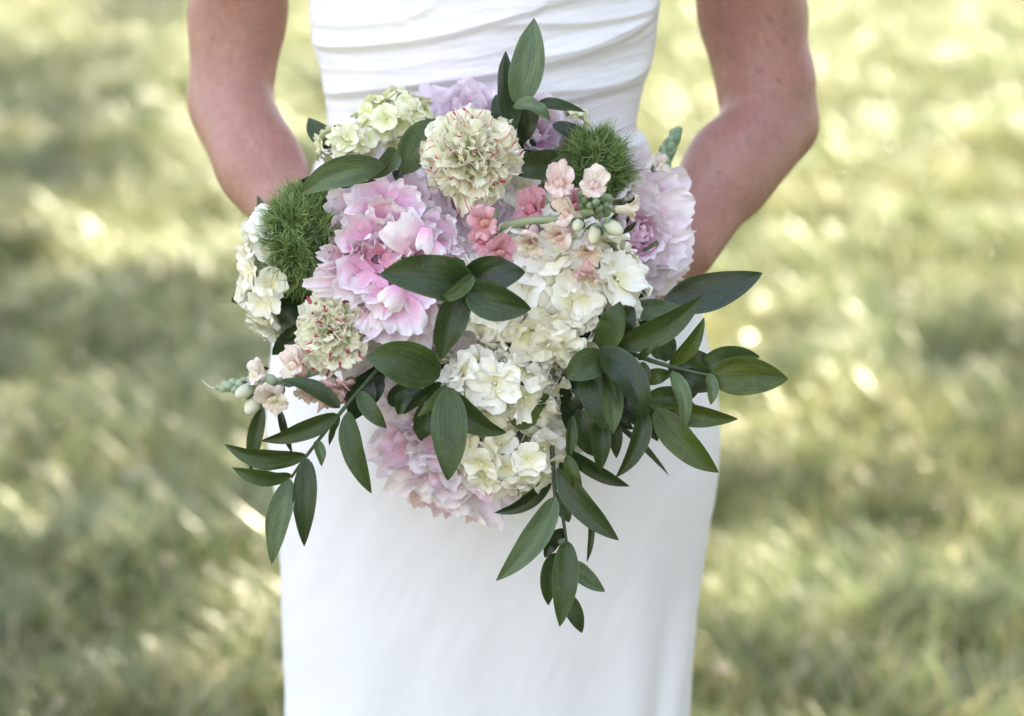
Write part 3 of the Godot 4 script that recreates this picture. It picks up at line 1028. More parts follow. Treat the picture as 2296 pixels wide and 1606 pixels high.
# leaf: base x y, tip x y, width, bow, depth at base, depth at tip, roll, kind, arch (m), twist
func leaf(parent: Node3D, origin: Vector3, q: Array, serrated := false, called := "leaf") -> void:
	var bx: float = q[0]
	var by: float = q[1]
	var tx: float = q[2]
	var ty: float = q[3]
	var roll := deg_to_rad(float(q[8]))
	var arch: float = q[10] if q.size() > 10 else 0.006
	var twist := deg_to_rad((float(q[11]) if q.size() > 11 else 0.0) + 26.0 * h1(int(q[0]) * 5 + int(q[3])))
	var B := pt(bx, by, q[6])
	var T := pt(tx, ty, q[7])
	var d2 := Vector2(tx - bx, ty - by)
	var per := Vector2(d2.y, -d2.x).normalized()
	var C := pt((bx + tx) / 2.0 + per.x * q[5] * 2.0, (by + ty) / 2.0 + per.y * q[5] * 2.0, (q[6] + q[7]) / 2.0 + arch * 2.0)
	var true_w: float = q[4] * K / maxf(0.4, cos(roll)) * 0.5
	var pts := PackedVector3Array()
	var nu := 12
	var nv := 20
	var id := int(bx * 13.0 + ty * 7.0)
	for j in nv + 1:
		var v := float(j) / nv
		var p := B * (1 - v) * (1 - v) + C * 2.0 * v * (1 - v) + T * v * v
		var tan_ := ((C - B) * (1 - v) + (T - C) * v).normalized()
		var n0 := -fwd - tan_ * tan_.dot(-fwd)
		n0 = n0.normalized()
		var side := tan_.cross(n0)         # to the right of the way it grows, seen from the front
		var r := roll + twist * (v - 0.4) + 0.10 * n1(v * 2.0, id)
		var n := n0 * cos(r) - side * sin(r)
		var s := side * cos(r) + n0 * sin(r)
		var w := true_w * pow(clampf(v, 0.0, 1.0), 0.62) * pow(1.0 - v, 0.90) / 0.358
		w = maxf(w, true_w * 0.035 * (1.0 - v * 0.7))
		for i in nu + 1:
			var u := 2.0 * i / nu - 1.0
			var e := u
			if serrated: e *= 1.0 + 0.10 * (fposmod(v * 11.0, 1.0) - 0.5) * smoothstep(0.55, 1.0, absf(u))
			var fold := 0.36 * (pow(absf(u), 1.35) - 0.35) * w
			var wave := w * 0.22 * absf(u) * n1(v * 4.0 + (5.0 if u > 0.0 else 0.0), id + 2) + w * 0.03 * n1(u * 4.0 + v * 3.0, id + 4)
			if serrated: wave *= 2.2
			pts.append(p + s * e * w + n * (fold + wave) - origin)
	var b := bag()
	grid(pts, nu, nv, b)
	var kind := int(q[9])
	if kind < 2 and h1(id) > 0.30: kind = 4 if h1(id + 9) > 0.35 else (1 - kind if h1(id + 9) > -0.4 else 2)
	var m: String = "leaf_%d" % kind
	var o := obj(called, made(b), M[m], parent)
	var first := B - origin
	o.position = first
	var arr: Array = o.mesh.surface_get_arrays(0)
	var vs: PackedVector3Array = arr[Mesh.ARRAY_VERTEX]
	for i in vs.size(): vs[i] -= first
	arr[Mesh.ARRAY_VERTEX] = vs
	var am := ArrayMesh.new()
	am.add_surface_from_arrays(Mesh.PRIMITIVE_TRIANGLES, arr)
	o.mesh = am


func stem(parent: Node3D, origin: Vector3, q: Array, r0: float, r1: float, col: Color, called := "stem") -> void:
	var ctl := PackedVector3Array()
	for p in q: ctl.append(pt(p[0], p[1], p[2]) - origin)
	var path := PackedVector3Array()
	var rad := PackedFloat32Array()
	var n := ctl.size()
	for i in n - 1:
		for k in 5:
			path.append(ctl[i].cubic_interpolate(ctl[i + 1], ctl[maxi(i - 1, 0)], ctl[mini(i + 2, n - 1)], k / 5.0))
	path.append(ctl[n - 1])
	for i in path.size(): rad.append(lerpf(r0, r1, float(i) / (path.size() - 1)))
	var b := bag()
	tube(path, rad, b, 7, col, col)
	obj(called, made(b), M.tinted, parent)


# ---------------------------------------------------------------- snapdragons
const CREAM := Color(0.92, 0.86, 0.64)
const PEACH := Color(0.90, 0.66, 0.56)
const BLUSH := Color(0.90, 0.67, 0.62)
const ROSE := Color(0.82, 0.36, 0.42)
const LIGHT := Color(0.94, 0.87, 0.77)


func lobe(into: Dictionary, at: Vector3, b: Basis, L: float, W: float, t0: float, t1: float, cup: float, ruf: float, seed_: int, c0: Color, c1: Color) -> void:
	var one := bag()
	petal(one, L, W, 0.0, 0.0, t0, t1, cup, ruf, seed_, 0.0, 0.0, 1.8, 0.55, 10, 8, 0.06)
	var v0: int = into.v.size()
	for i in one.v.size():
		into.v.append(at + b * one.v[i])
		into.n.append((b * one.n[i]).normalized())
		into.uv.append(one.uv[i])
		into.c.append(c0.lerp(c1, smoothstep(0.1, 0.9, one.uv[i].y)))
	for i in one.i: into.i.append(v0 + i)


func blossom(parent: Node3D, origin: Vector3, q: Array, size: float, tube_c: Color, lip: Color, throat: Color, calyx := true) -> void:
	# q: base x y depth, mouth x y depth; two upper lobes and three lower ones round a closed, swollen mouth
	var a := pt(q[0], q[1], q[2]) - origin
	var m := pt(q[3], q[4], q[5]) - origin
	var y := (m - a).normalized()
	var up_ := upv if absf(y.dot(upv)) < 0.85 else -fwd
	if q.size() > 6: up_ = cv(q[6], q[7], q[8])
	var x := up_.cross(y).normalized()
	var z := x.cross(y)       # below
	z = -z if z.dot(up_) > 0.0 else z
	x = y.cross(z)
	var b := Basis(x, y, z)
	var bg := bag()
	var L := (m - a).length()
	var pth := PackedVector3Array()
	var rad := PackedFloat32Array()
	for k in 7:
		var t := k / 6.0
		pth.append(a + y * L * t)
		rad.append(size * [0.20, 0.34, 0.36, 0.38, 0.44, 0.52, 0.50][k])
	tube(pth, rad, bg, 12, tube_c.lerp(CREAM, 0.3), tube_c)
	var s : int = int(absf(q[0] * 3.0 + q[1]))
	for k in 2:      # upper lip
		var bb := b * Basis(Vector3.UP, PI + (0.50 if k == 0 else -0.50))
		lobe(bg, m - y * size * 0.35 - z * size * 0.25, bb, size * 1.35, size * 0.92, 20.0, 78.0, 0.15, size * 0.34, s + k, tube_c, lip)
	for k in 3:      # lower lip
		var bb := b * Basis(Vector3.UP, (k - 1) * 0.95)
		lobe(bg, m - y * size * 0.25 + z * size * 0.2, bb, size * 1.05, size * 0.68, 30.0, 140.0, -0.2, size * 0.32, s + 5 + k, throat, lip)
	for k in 2:
		lobe(bg, m - y * size * 0.1 + z * size * 0.3 + x * size * (0.2 if k == 0 else -0.2), b * Basis(Vector3.UP, PI + (0.3 if k == 0 else -0.3)), size * 0.75, size * 0.40, -10.0, 150.0, -0.9, size * 0.12, s + 11 + k, throat.lerp(tube_c, 0.5), throat)
	obj("blossom", made(bg), M.blossom, parent)
	if calyx:
		var cb := bag()
		for k in 5:
			var bb := b * Basis(Vector3.UP, TAU * k / 5.0)
			lobe(cb, a - y * size * 0.12, bb, size * 0.75, size * 0.26, 55.0, 2.0, 0.3, 0.0, s + k, Color(0.15, 0.23, 0.09), Color(0.26, 0.36, 0.16))
		obj("calyx", made(cb), M.tinted, parent)


func bud(parent: Node3D, origin: Vector3, q: Array, r: float, c0: Color, c1: Color) -> void:
	var a := pt(q[0], q[1], q[2]) - origin
	var m := pt(q[3], q[4], q[5]) - origin
	var y := (m - a) * 0.5
	var x := y.cross(Vector3(0.3, 0.5, 0.8)).normalized()
	var z := x.cross(y).normalized()
	var b := bag()
	blob((a + m) * 0.5, Basis(x * r, y, z * r), b, c0, c1, 10, 8)
	for k in 4:
		var bb := Basis(x, y.normalized(), z) * Basis(Vector3.UP, TAU * k / 4.0)
		lobe(b, a, bb, (m - a).length() * 0.62, r * 0.62, 75.0, -6.0, 0.4, 0.0, k, Color(0.13, 0.20, 0.09), Color(0.22, 0.31, 0.15))
	obj("bud", made(b), M.tinted, parent)


# ---------------------------------------------------------------- the bouquet
func leaves(list: Array, parent: Node3D, origin: Vector3, serrated := false) -> void:
	for q in list: leaf(parent, origin, q, serrated)


func make_bouquet() -> void:
	bouquet = hub("bouquet", self, grip)
	tag(bouquet, "loose round bouquet of pink peonies, white hydrangeas, carnations and trailing green leaves", "bouquet")

	# pink peonies
	var big := [
		[9, 24.0, 13.0, 1.0, 16.0, -24.0, 0.7, 4.5, "peony_heart", 8.0],
		[6, 33.0, 19.0, 4.0, 44.0, -10.0, 0.6, 4.5, "peony_heart", 4.0],
		[9, 70.0, 33.0, 8.0, 106.0, 60.0, 0.30, 7.0, "peony_pale", -14.0],
		[9, 72.0, 32.0, 8.0, 108.0, 90.0, 0.18, 8.0, "peony_lavender", -18.0],
	]
	var first := peony("peony", pt(888, 578, 0.006), cv(-0.20, -0.02, 1.0), 0.4, 1.08, big, "large open ruffled pink peony, the nearest and brightest of the bouquet")
	rings(first, Vector2(842, 582), Vector2(892, 580), Vector2(172, 200), [
		[8, 0.30, 0.06, 0.036, 0.052, 52, 108.0, 50.0, ["peony_heart", "peony"]],
		[9, 0.46, 0.16, 0.034, 0.056, 72, 112.0, 50.0, ["peony", "peony_heart", "peony"]],
		[10, 0.62, 0.30, 0.026, 0.050, 84, 112.0, 56.0, ["peony"]],
		[11, 0.78, 0.42, 0.014, 0.038, 92, 112.0, 62.0, ["peony", "peony_pale"]],
		[13, 0.94, 0.56, 0.002, 0.022, 92, 108.0, 70.0, ["peony_pale", "peony"]],
	])
	petals(first, [
		[795, 480, 0.020, 735, 440, 0.030, 62, 100, 70, 0.3, 4, "peony_pale"],
		[907, 440, 0.002, 910, 372, 0.000, 86, 100, 80, 0.3, 5, "peony_pale"],
		[858, 474, 0.024, 802, 408, 0.040, 105, 112, 62, 0.35, 6, "peony"],
		[884, 480, 0.030, 938, 420, 0.044, 96, 112, 62, 0.35, 6, "peony"],
		[862, 512, 0.040, 896, 448, 0.064, 112, 118, 50, 0.45, 5, "peony"],
		[944, 556, 0.050, 872, 484, 0.064, 96, 58, 128, -0.35, 3, "peony_pale"],
		[958, 545, 0.024, 1012, 486, 0.046, 92, 110, 66, 0.3, 6, "peony"],
		[985, 530, 0.030, 1044, 556, 0.040, 44, 90, 80, 0.3, 5, "peony_pale"],
		[1000, 540, 0.026, 1072, 562, 0.034, 36, 80, 110, 0.3, 5, "peony_pale"],
		[985, 550, 0.034, 1048, 592, 0.040, 38, 80, 105, 0.3, 5, "peony_pale"],
		[1010, 470, 0.008, 1052, 520, 0.012, 60, 90, 80, 0.2, 6, "peony_pale"],
		[870, 640, 0.054, 836, 706, 0.062, 78, 108, 62, 0.4, 5, "peony"],
		[930, 640, 0.054, 952, 700, 0.060, 80, 106, 66, 0.4, 5, "peony"],
		[820, 620, 0.046, 760, 676, 0.060, 80, 110, 60, 0.4, 5, "peony_pale"],
		[956, 510, 0.062, 948, 574, 0.064, 38, 60, 120, -0.4, 2, "peony_pale"],
		[972, 545, 0.058, 992, 580, 0.060, 30, 70, 115, -0.3, 2, "peony_pale"],
		[820, 540, 0.042, 764, 506, 0.064, 92, 116, 54, 0.4, 5, "peony"],
		[842, 500, 0.036, 782, 466, 0.054, 84, 114, 58, 0.4, 5, "peony"],
		[772, 556, 0.016, 714, 516, 0.034, 50, 105, 70, 0.3, 4, "peony_pale"],
		[778, 580, 0.030, 710, 574, 0.046, 52, 105, 70, 0.3, 4, "peony_pale"],
		[786, 606, 0.030, 710, 620, 0.046, 50, 100, 76, 0.3, 4, "peony_pale"],
		[800, 636, 0.030, 692, 645, 0.046, 44, 90, 86, 0.3, 4, "peony_pale"],
		[826, 592, 0.044, 766, 640, 0.064, 96, 114, 58, 0.4, 4, "peony"],
		[846, 618, 0.050, 812, 676, 0.062, 88, 110, 62, 0.4, 5, "peony"],
		[902, 648, 0.062, 858, 692, 0.066, 58, 56, 124, -0.4, 2, "peony_pale"],
		[866, 684, 0.052, 838, 746, 0.050, 48, 62, 116, -0.35, 3, "peony_pale"],
		[895, 672, 0.056, 914, 744, 0.064, 92, 100, 76, 0.35, 5, "peony"],
		[935, 660, 0.046, 958, 738, 0.052, 70, 96, 84, 0.3, 5, "peony_pale"],
		[876, 696, 0.044, 868, 774, 0.050, 108, 95, 84, 0.2, 6, "peony_pale"],
		[915, 712, 0.038, 936, 792, 0.040, 84, 92, 92, 0.2, 6, "peony_pale"],
		[850, 690, 0.046, 808, 752, 0.054, 66, 92, 86, 0.2, 6, "peony_pale"],
	])
	var pale := [
		[8, 22.0, 12.2, 2.0, 25.0, -30.0, 0.6, 3.4, "peony_heart", 8.0],
		[9, 36.0, 20.7, 5.0, 55.0, -20.0, 0.5, 4.0, "peony", 3.0],
		[10, 47.0, 25.6, 7.0, 76.0, -4.0, 0.42, 5.8, "peony_pale", -2.0],
		[10, 56.0, 29.3, 8.0, 92.0, 24.0, 0.35, 6.9, "peony", -7.0],
		[10, 60.0, 31.7, 8.0, 104.0, 66.0, 0.25, 7.5, "peony_pale", -12.0],
		[9, 58.0, 30.5, 8.0, 108.0, 100.0, 0.1, 8.0, "peony_pale", -15.0],
	]
	peony("peony", pt(1398, 528, -0.044), cv(0.50, 0.02, 0.85), 1.1, 1.02, pale, "pale pink full peony at the right edge, beside the bare forearm")
	rng.seed = 77
	var low := [
		[8, 24.0, 13.0, 3.0, 20.0, -20.0, 0.6, 4.0, "peony_heart", 8.0, 2.2, 0.10],
		[9, 34.0, 16.0, 5.0, 48.0, -8.0, 0.5, 5.0, "peony_heart", 4.0, 2.6, 0.12],
		[12, 41.0, 18.0, 6.0, 66.0, 20.0, 0.42, 6.0, "peony", 2.0, 2.8, 0.12],
		[13, 47.0, 19.0, 7.0, 78.0, 36.0, 0.38, 6.5, "peony", 0.0, 3.0, 0.12],
		[14, 53.0, 20.0, 8.0, 88.0, 48.0, 0.34, 7.0, "peony_heart", -3.0, 3.0, 0.12],
		[15, 58.0, 21.0, 8.0, 96.0, 60.0, 0.30, 7.5, "peony", -7.0, 3.0, 0.12],
		[15, 63.0, 22.0, 8.0, 102.0, 74.0, 0.24, 8.0, "peony", -11.0, 3.0, 0.12],
		[14, 66.0, 23.0, 8.0, 106.0, 88.0, 0.18, 8.0, "peony", -15.0, 3.0, 0.12],
		[10, 66.0, 22.0, 8.0, 108.0, 100.0, 0.12, 8.0, "peony_worn", -18.0, 3.0, 0.12],
	]
	peony("peony", pt(1024, 952, -0.010), cv(-0.04, -0.10, 1.0), 2.0, 1.04, low, "pale pink peony hanging at the bottom of the bouquet, its lower petals browned")
	peony("peony", pt(1060, 285, -0.055), cv(-0.05, 0.62, 0.75), 0.2, 0.86, [
		[7, 30.0, 17.1, 4.0, 30.0, -14.0, 0.5, 3.4, "peony_lavender", 4.0], [8, 42.0, 23.2, 6.0, 56.0, 0.0, 0.45, 5.2, "peony_lavender", 0.0],
		[9, 50.0, 26.8, 7.0, 80.0, 30.0, 0.35, 6.9, "peony_lavender", -5.0], [8, 54.0, 28.1, 7.0, 98.0, 70.0, 0.2, 7.5, "peony_lavender", -9.0]], "lavender pink peony at the top, behind the striped carnation")
	peony("peony", pt(1195, 305, -0.040), cv(0.35, 0.2, 0.9), 0.9, 0.62, [
		[7, 30.0, 17.1, 4.0, 30.0, -14.0, 0.5, 3.4, "peony_lavender", 4.0], [8, 42.0, 24.4, 6.0, 62.0, 6.0, 0.45, 5.2, "peony_lavender", 0.0],
		[8, 50.0, 29.3, 7.0, 90.0, 50.0, 0.35, 6.9, "peony_lavender", -5.0]], "small lavender pink peony under the upright leaves")
	peony("peony", pt(1062, 468, 0.000), cv(0.2, 0.3, 0.95), 0.9, 0.70, [
		[7, 30.0, 18.3, 4.0, 40.0, 0.0, 0.5, 3.4, "peony_lavender", 4.0], [8, 46.0, 29.3, 6.0, 78.0, 40.0, 0.3, 5.8, "peony_lavender", 0.0]], "shaded mauve peony deep between the pink peony and the carnation")

	# hydrangeas
	hydrangea(pt(1232, 655, 0.010), Vector3(0.068, 0.053, 0.064), 118, false, "hydrangea", "large cream white hydrangea head with toothed petals, right of the centre leaves", 0.36, 1.22)
	hydrangea(pt(1108, 868, 0.005), Vector3(0.050, 0.028, 0.058), 74, false, "hydrangea", "middle white hydrangea head with stalks showing above it", 0.40, 1.10)
	hydrangea(pt(1145, 1015, -0.008), Vector3(0.042, 0.027, 0.054), 58, true, "hydrangea", "lowest white hydrangea head with round petals, over the hanging peony", 0.40, 1.12)
	hydrangea(pt(606, 612, -0.025), Vector3(0.017, 0.046, 0.046), 54, true, "hydrangea", "narrow white hydrangea head at the left edge of the bouquet", 0.38, 1.0)
	hydrangea(pt(885, 280, -0.035), Vector3(0.028, 0.023, 0.033), 60, true, "hydrangea_green", "pale green hydrangea head at the upper left, in front of the bodice", 0.32, 0.72)
	hydrangea(pt(785, 328, -0.025), Vector3(0.024, 0.015, 0.028), 46, true, "hydrangea_green", "small pale green hydrangea cluster above the long grey green leaf", 0.32, 0.66)
	hydrangea(pt(1262, 272, -0.075), Vector3(0.018, 0.012, 0.020), 18, true, "hydrangea_green", "small blurred green white hydrangea at the waist of the dress", 0.3, 0.62)
	hydrangea(pt(1185, 440, -0.015), Vector3(0.022, 0.020, 0.022), 16, false, "hydrangea", "white hydrangea florets in the gap right of the striped carnation", 0.4, 0.9)

	# carnations
	carnation(pt(1052, 352, 0.042), cv(-0.02, 0.36, 0.95), 1.0, [0, 1, 0], "cream green carnation streaked with red, at the top of the bouquet")
	carnation(pt(752, 742, 0.034), cv(-0.24, 0.22, 0.95), 0.84, [2, 2, 2], "cream green carnation with faint red edges, left and low beside the pink peony")

	# green trick dianthus
	fuzz_ball(pt(688, 536, 0.005), Vector3(0.034, 0.043, 0.040), 9000, "round fuzzy green flower at the left, between white hydrangea and pink peony")
	fuzz_ball(pt(1332, 382, -0.026), Vector3(0.026, 0.031, 0.034), 7500, "round fuzzy green flower at the upper right, behind the snapdragon")

	# snapdragons
	var o := pt(1200, 495, 0.06)
	var s := hub("snapdragon", bouquet, o - grip)
	tag(s, "peach and cream snapdragon spike pointing at the viewer from the right side")
	stem(s, o, [[1112, 512, 0.042], [1180, 497, 0.054], [1262, 490, 0.070], [1335, 470, 0.10]], 0.0036, 0.0028, Color(0.36, 0.42, 0.22))
	blossom(s, o, [1246, 470, 0.070, 1254, 412, 0.096, -0.05, 1.0, 0.1], 0.0118, BLUSH, Color(0.94, 0.80, 0.73), PEACH)
	blossom(s, o, [1318, 452, 0.078, 1332, 414, 0.098, 0.25, 1.0, -0.1], 0.0110, LIGHT, Color(0.94, 0.86, 0.74), BLUSH)
	blossom(s, o, [1370, 470, 0.085, 1418, 470, 0.088, 0.3, 1.0, 0.2], 0.0085, CREAM, LIGHT, CREAM)
	blossom(s, o, [1308, 490, 0.085, 1270, 478, 0.095, -0.2, 1.0, 0.3], 0.0095, CREAM, LIGHT, PEACH)
	blossom(s, o, [1300, 500, 0.080, 1254, 530, 0.100, -0.5, 1.0, 0.3], 0.0105, BLUSH, LIGHT, PEACH)
	blossom(s, o, [1335, 505, 0.085, 1318, 560, 0.100, 0.0, 1.0, 0.5], 0.0115, LIGHT, LIGHT, PEACH)
	blossom(s, o, [1200, 505, 0.065, 1188, 548, 0.088, 0.1, 1.0, 0.5], 0.0115, Color(0.78, 0.52, 0.56), LIGHT, CREAM)
	blossom(s, o, [1330, 540, 0.080, 1316, 612, 0.092, 0.1, 0.6, 0.5], 0.0105, BLUSH, BLUSH, PEACH, false)
	for k in 17:
		var a := k * 2.39996
		var r := 6.0 + 7.6 * sqrt(float(k)) * 1.15
		var x := 1332.0 + r * cos(a)
		var y := 452.0 + r * sin(a)
		var z := 0.125 - 0.0014 * r
		bud(s, o, [1332.0 + r * cos(a) * 0.55, 455.0 + r * sin(a) * 0.55, z - 0.010, x, y, z], 0.0030 + 0.00012 * k, Color(0.15, 0.22, 0.11), Color(0.27, 0.36, 0.19))
	bud(s, o, [1352, 500, 0.098, 1396, 522, 0.108], 0.0058, Color(0.38, 0.44, 0.26), Color(0.72, 0.72, 0.50))
	bud(s, o, [1334, 505, 0.100, 1330, 545, 0.112], 0.0052, Color(0.38, 0.44, 0.26), Color(0.72, 0.66, 0.42))
	bud(s, o, [1300, 495, 0.100, 1292, 515, 0.112], 0.0045, Color(0.38, 0.44, 0.26), Color(0.66, 0.66, 0.45))

	o = pt(1090, 520, 0.05)
	s = hub("snapdragon", bouquet, o - grip)
	tag(s, "deep rose snapdragon in the middle, between the pink peony and the pale snapdragon")
	stem(s, o, [[1100, 600, 0.02], [1105, 540, 0.035], [1110, 470, 0.04]], 0.0035, 0.0028, Color(0.30, 0.36, 0.18))
	blossom(s, o, [1110, 510, 0.040, 1086, 500, 0.064, -0.5, 0.8, 0.3], 0.0108, ROSE, Color(0.88, 0.55, 0.60), Color(0.80, 0.45, 0.34))
	blossom(s, o, [1108, 545, 0.040, 1082, 540, 0.062, -0.4, 1.0, 0.3], 0.0090, ROSE, Color(0.86, 0.48, 0.53), ROSE)
	blossom(s, o, [1100, 572, 0.045, 1120, 566, 0.068, 0.2, 1.0, 0.3], 0.0110, ROSE, Color(0.85, 0.48, 0.53), Color(0.78, 0.42, 0.36))
	blossom(s, o, [1215, 500, 0.020, 1190, 470, 0.036, 0.2, 1.0, 0.3], 0.0140, ROSE, Color(0.86, 0.52, 0.58), ROSE)
	blossom(s, o, [1260, 480, 0.030, 1290, 462, 0.045, 0.2, 1.0, 0.3], 0.0100, ROSE, Color(0.86, 0.52, 0.58), ROSE)

	o = pt(640, 850, 0.03)
	s = hub("snapdragon", bouquet, o - grip)
	tag(s, "white and blush snapdragon spike sticking out at the lower left")
	stem(s, o, [[800, 800, 0.01], [730, 826, 0.025], [640, 852, 0.03], [530, 868, 0.035], [482, 868, 0.036]], 0.0040, 0.0018, Color(0.36, 0.43, 0.24))
	blossom(s, o, [610, 862, 0.035, 574, 838, 0.045, -0.4, 1.0, 0.4], 0.0095, LIGHT, LIGHT, CREAM)
	blossom(s, o, [690, 842, 0.030, 656, 820, 0.042, -0.3, 1.0, 0.3], 0.0120, BLUSH, LIGHT, CREAM)
	blossom(s, o, [632, 866, 0.040, 612, 892, 0.056, -0.6, 0.6, 0.5], 0.0115, LIGHT, LIGHT, CREAM)
	blossom(s, o, [748, 846, 0.030, 738, 884, 0.046, -0.3, 1.0, 0.5], 0.0130, BLUSH, BLUSH, PEACH)
	blossom(s, o, [790, 850, 0.025, 776, 876, 0.038, 0.2, 1.0, 0.5], 0.0120, BLUSH, BLUSH, PEACH)
	blossom(s, o, [700, 858, 0.030, 690, 880, 0.040, -0.3, 0.8, 0.5], 0.0095, BLUSH, LIGHT, PEACH)
	bud(s, o, [582, 890, 0.038, 552, 928, 0.046], 0.0058, Color(0.45, 0.50, 0.30), Color(0.80, 0.78, 0.60))
	bud(s, o, [572, 864, 0.040, 528, 890, 0.050], 0.0056, Color(0.30, 0.37, 0.22), Color(0.74, 0.72, 0.52))
	for k in 22:
		var t := k / 22.0
		var a := k * 2.39996
		var x := lerpf(612.0, 492.0, t)
		var w := lerpf(30.0, 7.0, t)
		bud(s, o, [x + 14.0, 866.0 + w * 0.35 * cos(a), 0.036 + 0.0003 * w * sin(a), x - 14.0 + 8.0 * t, 867.0 + w * cos(a), 0.036 + w * 0.00035 * sin(a)], lerpf(0.0048, 0.0030, t), Color(0.24, 0.32, 0.19), Color(0.40, 0.48, 0.31))
	stem(s, o, [[490, 872, 0.036], [470, 868, 0.036], [452, 852, 0.036]], 0.0008, 0.0004, Color(0.62, 0.62, 0.50), "tendril")

	o = pt(1480, 370, -0.07)
	s = hub("snapdragon", bouquet, o - grip)
	tag(s, "closed green snapdragon spike rising between the dress and the right forearm")
	stem(s, o, [[1440, 470, -0.07], [1462, 410, -0.07], [1490, 350, -0.07], [1516, 292, -0.07]], 0.0038, 0.0018, Color(0.25, 0.34, 0.18))
	for k in 20:
		var t := k / 20.0
		var a := k * 2.39996
		var c := Vector2(1472, 385).lerp(Vector2(1517, 296), t)
		var w := lerpf(24.0, 8.0, t)
		bud(s, o, [c.x, c.y + 8, -0.07, c.x + w * cos(a) + 8.0, c.y - 18.0 - 3.0 * absf(cos(a)), -0.07 + w * 0.00035 * sin(a)], lerpf(0.0050, 0.0032, t), Color(0.15, 0.24, 0.13), Color(0.27, 0.37, 0.22))
	blossom(s, o, [1468, 392, -0.07, 1480, 372, -0.06, -0.4, 1.0, 0.3], 0.0080, LIGHT, LIGHT, CREAM)

	foliage()


func foliage() -> void:
	# loose leaves, top of the bouquet
	leaves([
		[1160, 238, 1197, 40, 76, -6, 0.035, 0.020, 4, 1, 0.008, 10],
		[1150, 292, 1134, 114, 50, 7, 0.030, 0.012, -34, 0, 0.006, -12],
		[1196, 236, 1312, 251, 30, 6, 0.015, 0.000, 42, 0, 0.008, -10],
		[1152, 236, 1234, 272, 34, 14, 0.040, 0.050, 40, 2, 0.012, 20],
		[1153, 296, 1112, 212, 56, 4, 0.015, 0.000, -10, 0, 0.005, 0],
		[1184, 214, 1162, 328, 46, 10, 0.020, 0.010, 25, 3, 0.006, 0],
		[1272, 366, 1141, 386, 66, -6, 0.010, 0.030, 10, 0, 0.010, 0],
		[1238, 280, 1340, 338, 40, 8, -0.020, -0.035, 35, 3, 0.006, 0],
		[1285, 362, 1215, 352, 26, -6, 0.012, 0.022, 40, 2, 0.006, 0],
		[754, 324, 691, 264, 50, 8, -0.040, -0.050, 5, 1, 0.004, 0],
		[768, 314, 750, 280, 32, 2, -0.045, -0.050, 10, 0, 0.004, 0],
		[908, 392, 981, 266, 74, 12, 0.020, 0.010, -18, 0, 0.010, 12],
		[866, 380, 671, 437, 66, -24, 0.050, 0.045, 14, 2, 0.016, -14],
		[858, 392, 726, 418, 40, -6, 0.028, 0.022, -20, 3, 0.006, 0],
		[893, 342, 846, 392, 44, -4, 0.030, 0.050, 30, 2, 0.006, 0],
		[886, 338, 822, 402, 16, 16, 0.045, 0.062, 45, 1, 0.010, 40],
		[800, 408, 676, 424, 36, -12, 0.028, 0.020, 40, 0, 0.004, 0],
		[722, 402, 636, 446, 34, -6, -0.020, -0.020, 20, 0, 0.004, 20],
		[612, 508, 577, 438, 26, 3, -0.085, -0.095, 10, 0, 0.002, 0],
		[604, 646, 519, 678, 54, -4, -0.055, -0.060, 8, 0, 0.006, 0],
		[895, 408, 882, 360, 26, -3, 0.02, 0.01, 0, 3, 0.004, 0],
		[1098, 420, 1120, 520, 60, 4, 0.00, -0.01, 20, 0, 0.004, 0],
	], bouquet, grip)
	leaves([
		[690, 640, 652, 772, 86, -6, -0.005, 0.005, -20, 3, 0.010, 30],
		[700, 740, 610, 796, 56, -4, 0.000, 0.002, 20, 3, 0.006, 20],
		[1160, 962, 1232, 886, 66, 12, 0.045, 0.040, 20, 1, 0.006, 0],
		[960, 905, 945, 990, 50, -3, 0.045, 0.040, 15, 0, 0.004, 0],
		[700, 796, 660, 830, 30, 4, 0.010, 0.010, 30, 0, 0.004, 0],
	], bouquet, grip, true)
	# centre
	leaves([
		[1062, 646, 851, 616, 96, -10, 0.100, 0.122, -10, 0, 0.012, 10],
		[1040, 634, 1178, 610, 82, 6, 0.092, 0.096, 8, 3, 0.010, 0],
		[1046, 650, 1191, 693, 80, -8, 0.104, 0.112, -8, 0, 0.010, -8],
		[1062, 618, 976, 674, 30, 8, 0.106, 0.120, 38, 2, 0.010, 30],
		[1046, 656, 987, 808, 68, -10, 0.100, 0.100, 10, 0, 0.008, 12],
		[1022, 600, 928, 582, 34, 6, 0.085, 0.090, 20, 3, 0.006, 0],
		[1040, 620, 1020, 575, 44, 6, 0.075, 0.060, 10, 3, 0.006, 0],
		[985, 846, 820, 800, 96, -10, 0.070, 0.086, -6, 1, 0.014, 0],
		[1002, 868, 1004, 1079, 80, 6, 0.082, 0.092, -6, 1, 0.010, 10],
		[1010, 874, 1136, 970, 54, -24, 0.078, 0.070, -22, 0, 0.008, -10],
		[905, 876, 892, 930, 40, 4, 0.055, 0.058, 10, 0, 0.004, 0],
		[990, 858, 905, 930, 26, -6, 0.065, 0.060, 40, 3, 0.004, 0],
		[1000, 862, 935, 935, 24, 6, 0.066, 0.064, -40, 0, 0.004, 0],
		[960, 800, 870, 800, 70, 4, 0.02, 0.02, 10, 3, 0.004, 0],
		[870, 905, 960, 860, 50, 4, 0.015, 0.02, 10, 3, 0.004, 0],
	], bouquet, grip)

	# spray at the lower left
	var o := pt(840, 840, 0.05)
	var s := hub("leaf_sprig", bouquet, o - grip)
	tag(s, "long leaf sprig trailing to the lower left in front of the dress")
	stem(s, o, [[850, 825, 0.040], [828, 850, 0.050], [768, 920, 0.058], [698, 1008, 0.062], [652, 1072, 0.062]], 0.0021, 0.0011, Color(0.055, 0.085, 0.035))
